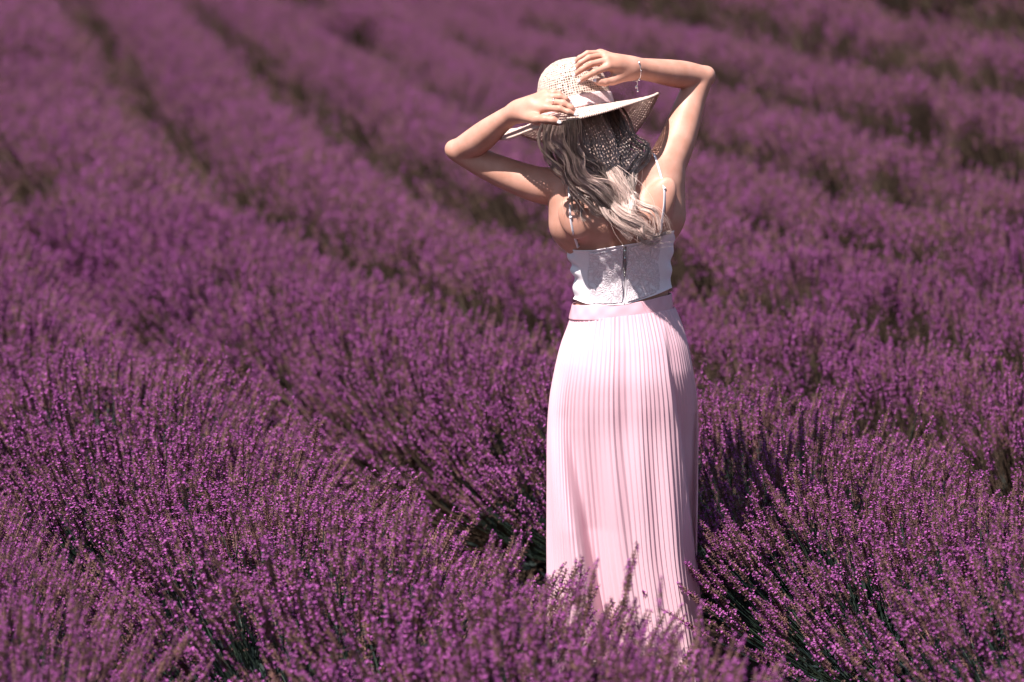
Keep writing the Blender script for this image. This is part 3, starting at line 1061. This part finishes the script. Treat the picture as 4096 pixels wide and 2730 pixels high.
M_STRAP = material("white_strap_satin", (0.80, 0.76, 0.80), 0.45, 0.4)
STRAPS = [
    [(2274, 726), (2278, 790), (2281, 866), (2292, 925), (2312, 990)],
    [(2622, 632), (2632, 662), (2642, 700), (2654, 748), (2654, 810), (2646, 870), (2640, 925)],
]
for pts, slid in zip(STRAPS, ((2281, 866), (2654, 750))):
    c = catmull(np.array(pts, float), 40)
    w3 = []
    for u, v in c:
        x, z = PXZ(u, v, -0.08)
        y = cast(x, z)
        w3.append((x, (y if y is not None else -0.06) - 0.0022, z))
    w3 = np.array(w3)
    w3[:, 1] = np.convolve(np.pad(w3[:, 1], 4, mode='edge'), np.ones(9) / 9, 'valid')
    # goes on over the shoulder to the front
    e = w3[0]
    over = np.array([e + np.array((-0.004, 0.015, 0.010)), e + np.array((-0.010, 0.04, 0.006)), e + np.array((-0.012, 0.07, -0.03))])
    v, f = tube(np.vstack((over[::-1], w3)), 0.0042, 8, flat=0.26, up=(0, -1, 0.2))
    link("shoulder_strap", mesh_from("shoulder_strap", v, f, [M_STRAP]), crop)
    k = int(np.argmin(np.linalg.norm(c - np.array(slid), axis=1)))
    v, f = ball(w3[k] + np.array((0, -0.002, 0)), (0.0046, 0.0024, 0.0034), 10, 6)
    link("strap_slider", mesh_from("strap_slider", v, f, [M_NAIL]), crop)
    v, f = ball(w3[-1] + np.array((0, -0.002, 0.004)), (0.005, 0.002, 0.0026), 8, 6)
    link("strap_ring", mesh_from("strap_ring", v, f, [M_METAL]), crop)

# ------------------------------------------------------------------ skirt
M_SKIRT = thin_leafy("pink_pleated_satin", (0.78, 0.49, 0.56), (0.75, 0.46, 0.535), 0.18, 0.40, 6)
b_ = M_SKIRT.node_tree.nodes['Principled BSDF']
b_.inputs['Specular IOR Level'].default_value = 0.45
b_.inputs['Sheen Weight'].default_value = 0.25
SK = np.array([
    (1254, 2281, 2699, 0.1035, 0.012), (1288, 2270, 2714, 0.108, 0.009), (1340, 2252, 2736, 0.114, 0.002), (1400, 2236, 2755, 0.122, -0.004),
    (1500, 2215, 2774, 0.134, -0.008), (1600, 2199, 2788, 0.138, -0.006), (1740, 2190, 2792, 0.140, 0.0), (2000, 2188, 2789, 0.145, 0.0),
    (2200, 2189, 2786, 0.150, 0.0), (2350, 2191, 2796, 0.156, 0.0), (2500, 2195, 2815, 0.162, 0.0), (2660, 2200, 2836, 0.168, 0.0), (2745, 2203, 2846, 0.17, 0.0)], float)
NTH, NR = 1440, 130
vs = np.linspace(1254, 2745, NR)
tab = np.array([catmull(SK, 400)[:, k] for k in range(5)])
ul, ur, bb, yy0 = [np.interp(vs, tab[0], tab[k]) for k in (1, 2, 3, 4)]
zr = np.array([PXZ(2480, v)[1] for v in vs])
xl = np.array([PXZ(u, v)[0] for u, v in zip(ul, vs)]); xr = np.array([PXZ(u, v)[0] for u, v in zip(ur, vs)])
cxs, aas = (xl + xr) / 2, (xr - xl) / 2
th = np.linspace(0, 2 * math.pi, NTH, endpoint=False)
# waist line tilts up to the right like the waistband
tilt = 0.086
TH = np.broadcast_to(th[:, None], (NTH, NR))
X, Y = super_xy(TH, cxs[None], aas[None], bb[None], yy0[None], 2.15)
tilt_w = np.exp(-((vs - 1262) / 110.0) ** 2)[None]
Zs = np.broadcast_to(zr[None], X.shape) + tilt * (X - cxs[None]) * tilt_w * 1.25
VV = np.broadcast_to(vs[None], X.shape)
sway = 0.30 * smooth01((VV - 1450) / 1300.0)
back = smooth01((yy0[None] - Y) / 0.05)
# right-hand fold: the back panel overhangs the side panel
xf = np.array([PXZ(u, v)[0] for u, v in zip(np.interp(vs, (1300, 1480, 1741, 2002, 2263, 2611, 2745), (2655, 2672, 2716, 2751, 2783, 2832, 2850)), vs)])
dep = np.interp(vs, (1300, 1480, 1741, 2002, 2263, 2400), (0.0, 0.016, 0.06, 0.08, 0.06, 0.03))
Y = Y + back * dep[None] * smooth01((X - xf[None] + 0.004) / 0.010)
# left diagonal fold
xc = np.array([PXZ(u, v)[0] for u, v in zip(np.interp(vs, (1500, 1654, 2002, 2437, 2611, 2745), (2262, 2272, 2336, 2412, 2452, 2480)), vs)])
amp = np.interp(vs, (1450, 1700, 2100, 2745), (0, 0.018, 0.066, 0.085))
s_ = X - xc[None]
Y = Y + back * amp[None] * np.where(s_ < 0, np.exp(-(s_ / 0.022) ** 2), np.exp(-(s_ / 0.070) ** 2))
Y = Y - back * amp[None] * 0.7 * np.exp(-((s_ + 0.05) / 0.035) ** 2)
# cleft and buttock swell, soft long waves
xm_ = (X - cxs[None] - 0.004)
Y = Y + back * 0.011 * np.exp(-(xm_ / 0.03) ** 2) * np.exp(-((VV - 1560) / 260) ** 2)
Y = Y + back * 0.011 * np.sin((xm_ - 0.22 * sway) * 38 + 1.2) * smooth01((VV - 1700) / 700) + back * 0.0065 * np.sin((xm_ - 0.22 * sway) * 83 + 0.4 + VV * 0.0012) * smooth01((VV - 1500) / 500)
# pleats
NPL = 92
warp = (TH - sway) * NPL / (2 * math.pi) + 0.25 * np.sin(TH * 5 + 0.8) + 0.12 * np.sin(TH * 11 + VV * 0.0008)
ph = warp - np.floor(warp)
saw = np.where(ph < 0.62, ph / 0.62, (1 - ph) / 0.38)
pa = np.interp(vs, (1262, 1300, 1400, 1700, 2300, 2745), (0.0016, 0.0023, 0.0023, 0.0034, 0.0048, 0.0056))[None]
vary = 0.85 + 0.18 * np.sin(np.floor(warp) * 2.39 + 1.0) + 0.15 * np.sin(np.floor(warp) * 5.1 + VV * 0.003)
gn = np.stack(((X - cxs[None]) / aas[None] ** 2, (Y - yy0[None]) / bb[None] ** 2), -1); gn /= np.linalg.norm(gn, axis=-1)[..., None]
off = (saw - 0.5) * pa * vary
# small gathers under the waistband
off = off + 0.0008 * np.sin(TH * 61 + 2 * np.sin(TH * 7)) * np.exp(-((VV - 1275) / 60.0) ** 2)
X, Y = X + gn[..., 0] * off, Y + gn[..., 1] * off
V = np.stack((X, Y, Zs), -1).reshape(-1, 3)
i, j = np.meshgrid(np.arange(NTH), np.arange(NR - 1), indexing='ij')
i2 = (i + 1) % NTH
Q = np.stack((i * NR + j, i * NR + j + 1, i2 * NR + j + 1, i2 * NR + j), -1).reshape(-1, 4)
skirt = link("pleated_skirt", mesh_from("pleated_skirt", V, Q, [M_SKIRT]), person)

# waistband
WB = [(1172, 2297, 2676), (1215, 2290, 2684), (1262, 2285, 2694)]
NTW, NZW = 220, 24
th = np.linspace(0, 2 * math.pi, NTW, endpoint=False)
tt = np.linspace(-0.06, 1.04, NZW)
TOPB = [(2285, 1222), (2383, 1214), (2499, 1211), (2596, 1194), (2640, 1184), (2690, 1178)]
BOTB = [(2270, 1276), (2330, 1273), (2420, 1270), (2500, 1264), (2600, 1249), (2700, 1232)]
xm, _ = super_xy(th, *[float(q[0]) for q in torso_at(np.array([PXZ(2490, 1235)[1]]))])
zt, zb = edge_z(TOPB, xm), edge_z(BOTB, xm)
Z = zb[:, None] + (zt - zb)[:, None] * tt[None]
cx, a, b, cy = torso_at(Z)
bulge = 0.0034 + 0.0010 * np.cos((tt - 0.5) * math.pi)[None] + 0.0007 * np.sin(th * 17)[:, None] * np.sin(tt * 5)[None]
bulge = bulge - 0.003 * (tt < -0.02)[None]
X, Y = super_xy(np.broadcast_to(th[:, None], Z.shape), cx, a + bulge, b + bulge, cy)
V = np.stack((X, Y, Z), -1).reshape(-1, 3)
i, j = np.meshgrid(np.arange(NTW), np.arange(NZW - 1), indexing='ij')
i2 = (i + 1) % NTW
Q = np.stack((i * NZW + j, i2 * NZW + j, i2 * NZW + j + 1, i * NZW + j + 1), -1).reshape(-1, 4)
M_BAND = material("pink_satin_band", (0.66, 0.36, 0.42), 0.4, 0.45, noise=(30, (0.62, 0.33, 0.39), 3))
wb = link("waistband", mesh_from("waistband", V, Q, [M_BAND]), skirt)
md = wb.modifiers.new("cloth", 'SOLIDIFY'); md.thickness = 0.0012; md.offset = 1.0

# ------------------------------------------------------------------ straw hat
HN = np.array((-0.21, 0.165, 0.965)); HN /= np.linalg.norm(HN)
H1 = np.array((0.976, 0.0, 0.216)); H1 -= HN * (H1 @ HN); H1 /= np.linalg.norm(H1)
H2 = np.cross(HN, H1)
HC = P(2310, 455, 0.012)
HM = np.stack((H1, H2, HN), -1)


def hat(p):
    return np.asarray(p, float) @ HM.T + HC


M_STRAW = thin_leafy("cream_straw", (0.72, 0.555, 0.485), (0.61, 0.445, 0.375), 0.12, 0.6, 110)
CROWN = catmull([(0.0985, 0.0), (0.0965, 0.03), (0.0945, 0.06), (0.089, 0.088), (0.077, 0.114), (0.058, 0.133), (0.035, 0.1445), (0.012, 0.148)], 200)


def lattice(grid, hole_u, hole_v, closed):
    """weave: every cell of a (nu, nv, 3) grid becomes a frame round a hole; hole sizes are fractions (callables of the ring index)"""
    nu, nv = grid.shape[:2]
    iu = np.arange(nu if closed else nu - 1)
    V = [grid.reshape(-1, 3)]
    F = []
    n = nu * nv
    for j in range(nv - 1):
        a, b = grid[iu, j], grid[(iu + 1) % nu, j]
        d, c = grid[iu, j + 1], grid[(iu + 1) % nu, j + 1]
        ia, ib, ic, id_ = iu * nv + j, ((iu + 1) % nu) * nv + j, ((iu + 1) % nu) * nv + j + 1, iu * nv + j + 1
        hu, hv = hole_u(j) * rng.uniform(0.4, 1.35, len(iu)), hole_v(j) * rng.uniform(0.5, 1.35, len(iu))
        if hole_u(j) <= 0:
            F.append(np.stack((ia, ib, ic, id_), 1)); continue

        def bil(s, t):
            s, t = s[:, None], t[:, None]
            return a * (1 - s) * (1 - t) + b * s * (1 - t) + c * s * t + d * (1 - s) * t
        h = [bil(0.5 - hu / 2, 0.5 - hv / 2), bil(0.5 + hu / 2, 0.5 - hv / 2), bil(0.5 + hu / 2, 0.5 + hv / 2), bil(0.5 - hu / 2, 0.5 + hv / 2)]
        k = len(iu)
        V += h
        i0, i1, i2, i3 = [n + q * k + np.arange(k) for q in range(4)]
        n += 4 * k
        F += [np.stack((ia, ib, i1, i0), 1), np.stack((ib, ic, i2, i1), 1), np.stack((ic, id_, i3, i2), 1), np.stack((id_, ia, i0, i3), 1)]
    return np.vstack(V), np.vstack(F)


straw_hat = bpy.data.objects.new("straw_hat", None)
COL.objects.link(straw_hat)
tag(straw_hat, "cream straw sun hat with woven brim and glittery pink ribbon on the woman's head", "hat")
nph, nh = 88, 30
ph_ = np.linspace(0, 2 * math.pi, nph, endpoint=False)
idx_h = np.linspace(0, len(CROWN) - 1, nh).astype(int)
g = np.array([[(CROWN[k][0] * math.cos(a), CROWN[k][0] * math.sin(a), CROWN[k][1]) for k in idx_h] for a in ph_])
g = hat(g + rng.normal(0, 0.0004, g.shape))
v, f = lattice(g, lambda j: 0.58 if j < 26 else 0.0, lambda j: 0.56, True)
cap_r = len(v)
v = np.vstack((v, hat((0, 0, 0.1485))))
ring = np.arange(nph) * nh + nh - 1
cap = np.stack((ring, np.roll(ring, -1), np.full(nph, cap_r)), 1)
crown = link("crown", mesh_from("crown", v, [f, cap], [M_STRAW], None, False), straw_hat)
md = crown.modifiers.new("weave", 'SOLIDIFY'); md.thickness = 0.0014; md.offset = 0.0


RB = 0.220


def brim_pt(r, a):
    """r from 0 at the crown to 1 at the edge, a = 0 right, 90 deg away from the camera"""
    rr = 0.0985 + (RB - 0.0985) * r
    edge = -0.016 - 0.024 * math.sin(a) ** 2
    if math.cos(a) > 0:
        edge += 0.020 * math.cos(a) ** 4
    # the woman's left hand presses the brim down on its near left
    edge += -0.016 * math.exp(-((a - math.radians(220)) / 0.5) ** 2)
    edge += -0.034 * math.exp(-((a - math.radians(62)) / 0.62) ** 2)
    edge += 0.030 * math.exp(-((a - math.radians(148)) / 0.45) ** 2) + 0.003 * math.sin(a * 5)
    z = edge * (0.55 * r + 0.45 * r * r)
    z += 0.003 * math.sin(a * 3 + 1) * r * r
    return (rr * math.cos(a), rr * math.sin(a), z)


nb, nr = 150, 19
g = np.array([[brim_pt(r, a) for r in np.linspace(0, 1, nr)] for a in np.linspace(0, 2 * math.pi, nb, endpoint=False)])
g = hat(g + rng.normal(0, 0.0006, g.shape))
OPEN = {0: (0.2, 0.2), 1: (0.2, 0.2), 2: (0.24, 0.2), 3: (0.2, 0.22), 4: (0.22, 0.2), 5: (0.24, 0.2), 6: (0.2, 0.2), 7: (0.22, 0.24), 8: (0.25, 0.25), 11: (0.46, 0.44), 12: (0.46, 0.44), 13: (0.46, 0.44), 14: (0.46, 0.44), 15: (0.46, 0.44), 16: (0.4, 0.4), 17: (0.2, 0.3)}
v, f = lattice(g, lambda j: OPEN.get(j, (0.30, 0.30))[0] if j < 18 else 0.0, lambda j: OPEN.get(j, (0.30, 0.30))[1], True)
brim = link("brim", mesh_from("brim", v, f, [M_STRAW], None, False), straw_hat)
md = brim.modifiers.new("weave", 'SOLIDIFY'); md.thickness = 0.0016; md.offset = 0.0
# twisted cord round the edge
na_ = 640
cord = hat([brim_pt(1.0, a) for a in np.linspace(0, 2 * math.pi, na_ + 1)])
bag = Bag()
for phase in (0, math.pi):
    aa = np.linspace(0, 2 * math.pi, na_ + 1)
    tw = aa * 110 + phase
    out_ = (cord - HC); out_ /= np.linalg.norm(out_, axis=1)[:, None]
    p = cord + 0.0019 * (np.cos(tw)[:, None] * out_ + np.sin(tw)[:, None] * HN)
    v, f = tube(p, 0.0021, 5); bag.add(v, f)
link("edge_cord", bag.mesh("edge_cord", [M_STRAW]), straw_hat)
# ribbon
M_RIB = material("glitter_ribbon", (0.66, 0.40, 0.40), 0.35, 0.6, noise=(420.0, (0.95, 0.72, 0.72), 2), bump=(700.0, 1.0, 0.002))
g = []
for a in np.linspace(0, 2 * math.pi, 120, endpoint=False):
    row = []
    for t in np.linspace(0, 1, 8):
        h = 0.002 + 0.034 * t
        rr = np.interp(h, CROWN[:, 1], CROWN[:, 0]) + 0.0026 + 0.0006 * math.sin(a * 9 + t * 3)
        row.append((rr * math.cos(a), rr * math.sin(a), h))
    g.append(row)
g = hat(np.array(g))
i, j = np.meshgrid(np.arange(120), np.arange(7), indexing='ij')
i2 = (i + 1) % 120
q = np.stack((i * 8 + j, i2 * 8 + j, i2 * 8 + j + 1, i * 8 + j + 1), -1).reshape(-1, 4)
rib = link("ribbon", mesh_from("ribbon", g.reshape(-1, 3), q, [M_RIB]), straw_hat)
md = rib.modifiers.new("cloth", 'SOLIDIFY'); md.thickness = 0.0012; md.offset = 1.0

# ------------------------------------------------------------------ bracelet and ring
M_SILVER = material("silver", (0.80, 0.76, 0.78), 0.22, 0.5, Metallic=1.0)
bracelet = bpy.data.objects.new("bracelet", None)
COL.objects.link(bracelet)
tag(bracelet, "thin silver charm bracelet on the wrist of the hand holding the hat crown", "bracelet")
d = P(2600, 281, -0.01) - WR_R; d /= np.linalg.norm(d)
bc = WR_R + d * 0.004
s1 = np.array((0, -1.0, 0)); s1 -= d * (s1 @ d); s1 /= np.linalg.norm(s1)
s2 = np.cross(d, s1)
if s2[2] < 0:
    s2 = -s2
BR = 0.0312


def brp(a, r=BR):
    lean = d * 0.010 * math.sin(a)
    return bc + r * (math.cos(a) * s1 + math.sin(a) * s2) + lean * -1 - s2 * 0.002


v, f = tube([brp(a) for a in np.linspace(0, 2 * math.pi, 49)], 0.0013, 6)
link("bangle", mesh_from("bangle", v, f, [M_SILVER]), bracelet)
for a, r in ((0.55, (0.0036, 0.0036, 0.0042)), (-0.95, (0.004, 0.004, 0.0046)), (-1.3, (0.0032, 0.0032, 0.0032)), (-1.9, (0.0036, 0.0036, 0.0036))):
    v, f = ball(brp(a), r, 10, 6)
    link("bead", mesh_from("bead", v, f, [M_SILVER]), bracelet)
q0 = brp(-1.25)
bag = Bag()
for k in range(5):
    v, f = ball(q0 + np.array((0.001 * math.sin(k * 2), -0.001, -0.004 - 0.0042 * k)), (0.0016, 0.001, 0.0024), 6, 5); bag.add(v, f)
v, f = ball(q0 + np.array((0.001, -0.001, -0.027)), (0.0028, 0.0020, 0.0036), 8, 6); bag.add(v, f)
v, f = ball(q0 + np.array((-0.0035, -0.001, -0.017)), (0.0022, 0.001, 0.0040), 8, 6); bag.add(v, f)
link("charm", bag.mesh("charm", [M_SILVER]), bracelet)

finger_ring = bpy.data.objects.new("finger_ring", None)
COL.objects.link(finger_ring)
tag(finger_ring, "thin silver ring with a tiny stone on the hand resting on the brim", "ring")
ra, rb_ = P(2192, 406, -0.172), P(2252, 413, -0.196)
rc = ra * 0.55 + rb_ * 0.45
d = rb_ - ra; d /= np.linalg.norm(d)
s1 = np.array((0, -1.0, 0)); s1 -= d * (s1 @ d); s1 /= np.linalg.norm(s1)
s2 = np.cross(d, s1)
v, f = tube([rc + 0.0098 * (math.cos(a) * s1 + math.sin(a) * s2) for a in np.linspace(0, 2 * math.pi, 33)], 0.0009, 6)
link("band", mesh_from("band", v, f, [M_SILVER]), finger_ring)
up_ = s2 if s2[2] > 0 else -s2
v, f = ball(rc + 0.0098 * (0.7 * s1 + 0.7 * up_), 0.0022, 8, 6)
link("gem", mesh_from("gem", v, f, [M_SILVER]), finger_ring)

# ------------------------------------------------------------------ hair: thousands of fine strands in wavy locks
M_HAIR = bpy.data.materials.new("ash_blonde_hair")
M_HAIR.use_nodes = True
nt = M_HAIR.node_tree
b_ = nt.nodes['Principled BSDF']
at_t, at_r = nt.nodes.new('ShaderNodeAttribute'), nt.nodes.new('ShaderNodeAttribute')
at_t.attribute_name, at_r.attribute_name = 'along', 'tone'
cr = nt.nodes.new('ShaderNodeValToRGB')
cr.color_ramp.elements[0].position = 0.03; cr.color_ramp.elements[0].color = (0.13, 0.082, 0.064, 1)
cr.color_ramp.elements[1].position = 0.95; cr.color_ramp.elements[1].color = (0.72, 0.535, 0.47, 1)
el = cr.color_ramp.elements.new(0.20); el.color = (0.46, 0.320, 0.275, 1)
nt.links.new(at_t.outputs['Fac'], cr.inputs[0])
mul = nt.nodes.new('ShaderNodeMix'); mul.data_type = 'RGBA'; mul.blend_type = 'MULTIPLY'; mul.inputs[0].default_value = 1.0
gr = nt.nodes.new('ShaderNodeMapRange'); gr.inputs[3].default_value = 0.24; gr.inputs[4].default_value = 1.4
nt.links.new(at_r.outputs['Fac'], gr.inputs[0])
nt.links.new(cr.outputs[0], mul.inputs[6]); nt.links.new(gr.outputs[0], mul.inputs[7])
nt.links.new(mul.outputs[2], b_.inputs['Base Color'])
b_.inputs['Roughness'].default_value = 0.30
b_.inputs['Specular IOR Level'].default_value = 0.9

# locks in photograph pixels (4096 wide); last number: layer above the back, width in px
ZO = lambda x, y: (1750 + x / 2.0365, 180 + y / 2.0365)
LOCKS = [
    ([(880, 640), (868, 760), (900, 880), (980, 1000), (1050, 1090), (1110, 1220), (1160, 1340)], 0.012, 20, 80),
    ([(930, 640), (920, 760), (985, 860), (1085, 960), (1150, 1070), (1230, 1160), (1330, 1240), (1400, 1310)], 0.020, 34, 240),
    ([(1010, 640), (1040, 780), (1100, 900), (1150, 1010), (1240, 1100), (1340, 1170), (1420, 1250), (1460, 1330)], 0.026, 36, 260),
    ([(1130, 610), (1175, 760), (1205, 880), (1265, 950), (1370, 1000), (1450, 1060), (1505, 1150), (1520, 1250), (1510, 1330)], 0.034, 26, 240),
    ([(1180, 600), (1260, 740), (1300, 860), (1330, 950), (1390, 1050), (1420, 1170), (1470, 1300), (1560, 1400)], 0.026, 34, 260),
    ([(1270, 590), (1330, 720), (1370, 850), (1390, 960), (1430, 1060), (1470, 1180), (1450, 1300), (1500, 1420), (1620, 1490)], 0.030, 34, 260),
    ([(1350, 570), (1400, 690), (1440, 820), (1430, 950), (1460, 1060), (1500, 1170), (1495, 1290), (1540, 1390)], 0.024, 30, 220),
    ([(1430, 540), (1480, 640), (1510, 760), (1495, 880), (1450, 990), (1440, 1090), (1480, 1190), (1500, 1300)], 0.028, 28, 200),
    ([(1450, 540), (1530, 650), (1570, 760), (1620, 830), (1650, 870), (1600, 960), (1550, 1060), (1530, 1170), (1560, 1270)], 0.020, 28, 200),
    ([(1500, 600), (1570, 720), (1640, 820), (1700, 850), (1690, 910), (1640, 1000), (1590, 1110), (1550, 1200)], 0.016, 22, 150),
    ([(960, 780), (1040, 880), (1120, 970), (1120, 1070), (1200, 1140), (1300, 1190), (1390, 1220), (1440, 1310), (1520, 1410), (1640, 1480), (1760, 1520)], 0.036, 22, 220),
    ([(1030, 1040), (1090, 1110), (1140, 1220), (1170, 1330), (1210, 1420)], 0.010, 14, 26),
    ([(1120, 1080), (1170, 1180), (1230, 1260), (1280, 1340), (1350, 1400)], 0.012, 20, 40),
    ([(1300, 1290), (1380, 1390), (1470, 1450), (1570, 1490), (1680, 1535), (1800, 1560), (1900, 1530)], 0.026, 16, 150),
    ([(1440, 1200), (1470, 1330), (1540, 1430), (1640, 1500), (1740, 1535), (1830, 1550)], 0.030, 18, 160),
    ([(1530, 1180), (1570, 1290), (1600, 1390), (1650, 1480), (1700, 1530)], 0.032, 18, 150),
    ([(1570, 1260), (1660, 1300), (1740, 1350), (1790, 1430), (1785, 1500)], 0.024, 18, 140),
    ([(1510, 1150), (1500, 1260), (1520, 1380), (1490, 1430)], 0.028, 20, 140),
    ([(1060, 600), (1080, 760), (1130, 900), (1220, 1030), (1310, 1120), (1360, 1230), (1390, 1340)], 0.016, 44, 300),
    ([(1220, 590), (1280, 760), (1330, 900), (1380, 1030), (1420, 1150), (1450, 1270)], 0.014, 50, 320),
    ([(1380, 560), (1430, 720), (1460, 880), (1460, 1020), (1480, 1150), (1520, 1260)], 0.014, 44, 280),
    ([(900, 640), (890, 780), (950, 900), (1040, 1010), (1090, 1110), (1150, 1170)], 0.010, 30, 120),
]
HBACK = HEAD + np.array((0.012, 0, 0))


def back_y(x, z):
    ys = []
    for dx, dz in ((0, 0), (0.014, 0), (-0.014, 0), (0, 0.014), (0, -0.014)):
        y = cast(x + dx, z + dz)
        if y is not None:
            ys.append(y)
    return min(ys) if ys else None


HV, HF, HT, HR, hn = [], [], [], [], 0
hr = np.random.default_rng(11)
NS = 34
for pts, layer, wpx, cnt in LOCKS:
    c = catmull(np.array([ZO(*p) for p in pts]), NS)
    w3 = np.array([np.append(PXZ(u, v, -0.1), 0) for u, v in c])        # x, z, y
    ys = np.array([(lambda q: np.nan if q is None else q)(back_y(x, z)) for x, z, _ in w3])
    ok = ~np.isnan(ys)
    if ok.sum() < 2:
        ys[:] = -0.08; ok[:] = True
    ys = np.interp(np.arange(NS), np.where(ok)[0], ys[ok])
    # hair bridges the hollow of the neck instead of sinking into it
    hull = ys.copy()
    for a_ in range(0, NS, 3):
        for b2 in range(a_ + 2, NS, 2):
            t_ = np.linspace(0, 1, b2 - a_ + 1)
            hull[a_:b2 + 1] = np.minimum(hull[a_:b2 + 1], ys[a_] * (1 - t_) + ys[b2] * t_)
    ys = np.convolve(np.pad(hull, 3, mode='edge'), np.ones(7) / 7, 'valid') - layer
    ctr = np.stack((w3[:, 0], ys, w3[:, 1]), -1)
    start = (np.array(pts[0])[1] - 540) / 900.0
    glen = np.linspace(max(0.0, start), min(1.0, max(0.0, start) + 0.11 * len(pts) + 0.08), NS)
    tg = np.gradient(ctr, axis=0); tg /= np.linalg.norm(tg, axis=1)[:, None]
    outv = np.array((0, -1.0, 0)); sd = np.cross(tg, outv); sd /= np.linalg.norm(sd, axis=1)[:, None]
    W = wpx * 0.664e-3
    tl = np.linspace(0, 1, NS)
    ctr = ctr + sd * (0.0075 * np.sin(tl * hr.uniform(11, 15) + hr.uniform(0, 6.28)) * tl ** 0.6)[:, None] - np.array((0, 1.0, 0)) * (0.005 * np.sin(tl * hr.uniform(10, 14) + hr.uniform(0, 6.28)) * tl)[:, None]
    nsub = max(3, cnt // 30)
    subo = hr.normal(0, 0.46, (nsub, 2)); subp = hr.uniform(0, 6.28, nsub)
    prof = 0.62 + 0.5 * np.sin(np.linspace(0.25, 1.0, NS) * math.pi) ** 0.8
    cnt = int(cnt * 1.15)
    for k in range(cnt):
        q = k % nsub
        so = subo[q] + hr.normal(0, 0.085, 2)
        flare = 1 + hr.uniform(0, 0.9) * np.linspace(0, 1, NS) ** 3
        wav = 0.34 * np.sin(np.linspace(0, 1, NS) * 11 + subp[q]) * np.linspace(0.2, 1, NS)
        a_ = (so[0] * flare * prof + wav) * W
        b2 = (so[1] * 0.45 * prof + 0.3 * np.cos(np.linspace(0, 1, NS) * 7 + subp[q])) * W * 0.5
        line = ctr + sd * a_[:, None] + np.array((0, -1.0, 0)) * b2[:, None]
        line = line + np.cumsum(hr.normal(0, 0.00022, (NS, 3)), axis=0)
        if hr.random() < 0.11:
            line = line + sd * (np.linspace(0, 1, NS) ** 2 * hr.normal(0, 0.022))[:, None]
        n_use = NS if hr.random() < 0.7 else int(NS * hr.uniform(0.72, 1.0))
        line = line[:n_use]
        rad = hr.uniform(0.00030, 0.00055) * np.interp(np.linspace(0, 1, n_use), (0, 0.75, 1), (1, 1, 0.25))
        v, f = tube(line, rad, 3, cap=False)
        HV.append(v); HF.append(f[0] + hn); hn += len(v)
        HT.append(np.repeat(glen[:n_use], 3)); HR.append(np.full(len(v), np.clip(hr.normal(0.60 if layer > 0.018 else 0.14, 0.22) + 0.22 * math.sin(subp[q]), 0, 1)))  # deeper locks coloured darker as painted shade between locks, outer ones lighter as highlights
# scalp cover and the dark mass under the locks
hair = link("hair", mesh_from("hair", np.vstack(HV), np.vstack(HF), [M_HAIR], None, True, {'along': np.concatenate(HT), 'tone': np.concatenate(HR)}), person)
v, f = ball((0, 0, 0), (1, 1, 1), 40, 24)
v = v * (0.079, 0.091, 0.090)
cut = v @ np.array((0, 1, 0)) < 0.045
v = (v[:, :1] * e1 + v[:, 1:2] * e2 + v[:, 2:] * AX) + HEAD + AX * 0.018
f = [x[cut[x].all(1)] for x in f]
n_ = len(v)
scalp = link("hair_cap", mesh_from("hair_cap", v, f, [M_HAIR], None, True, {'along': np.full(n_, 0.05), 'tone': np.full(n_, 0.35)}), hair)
print("body", len(BV), "hair verts", hn)
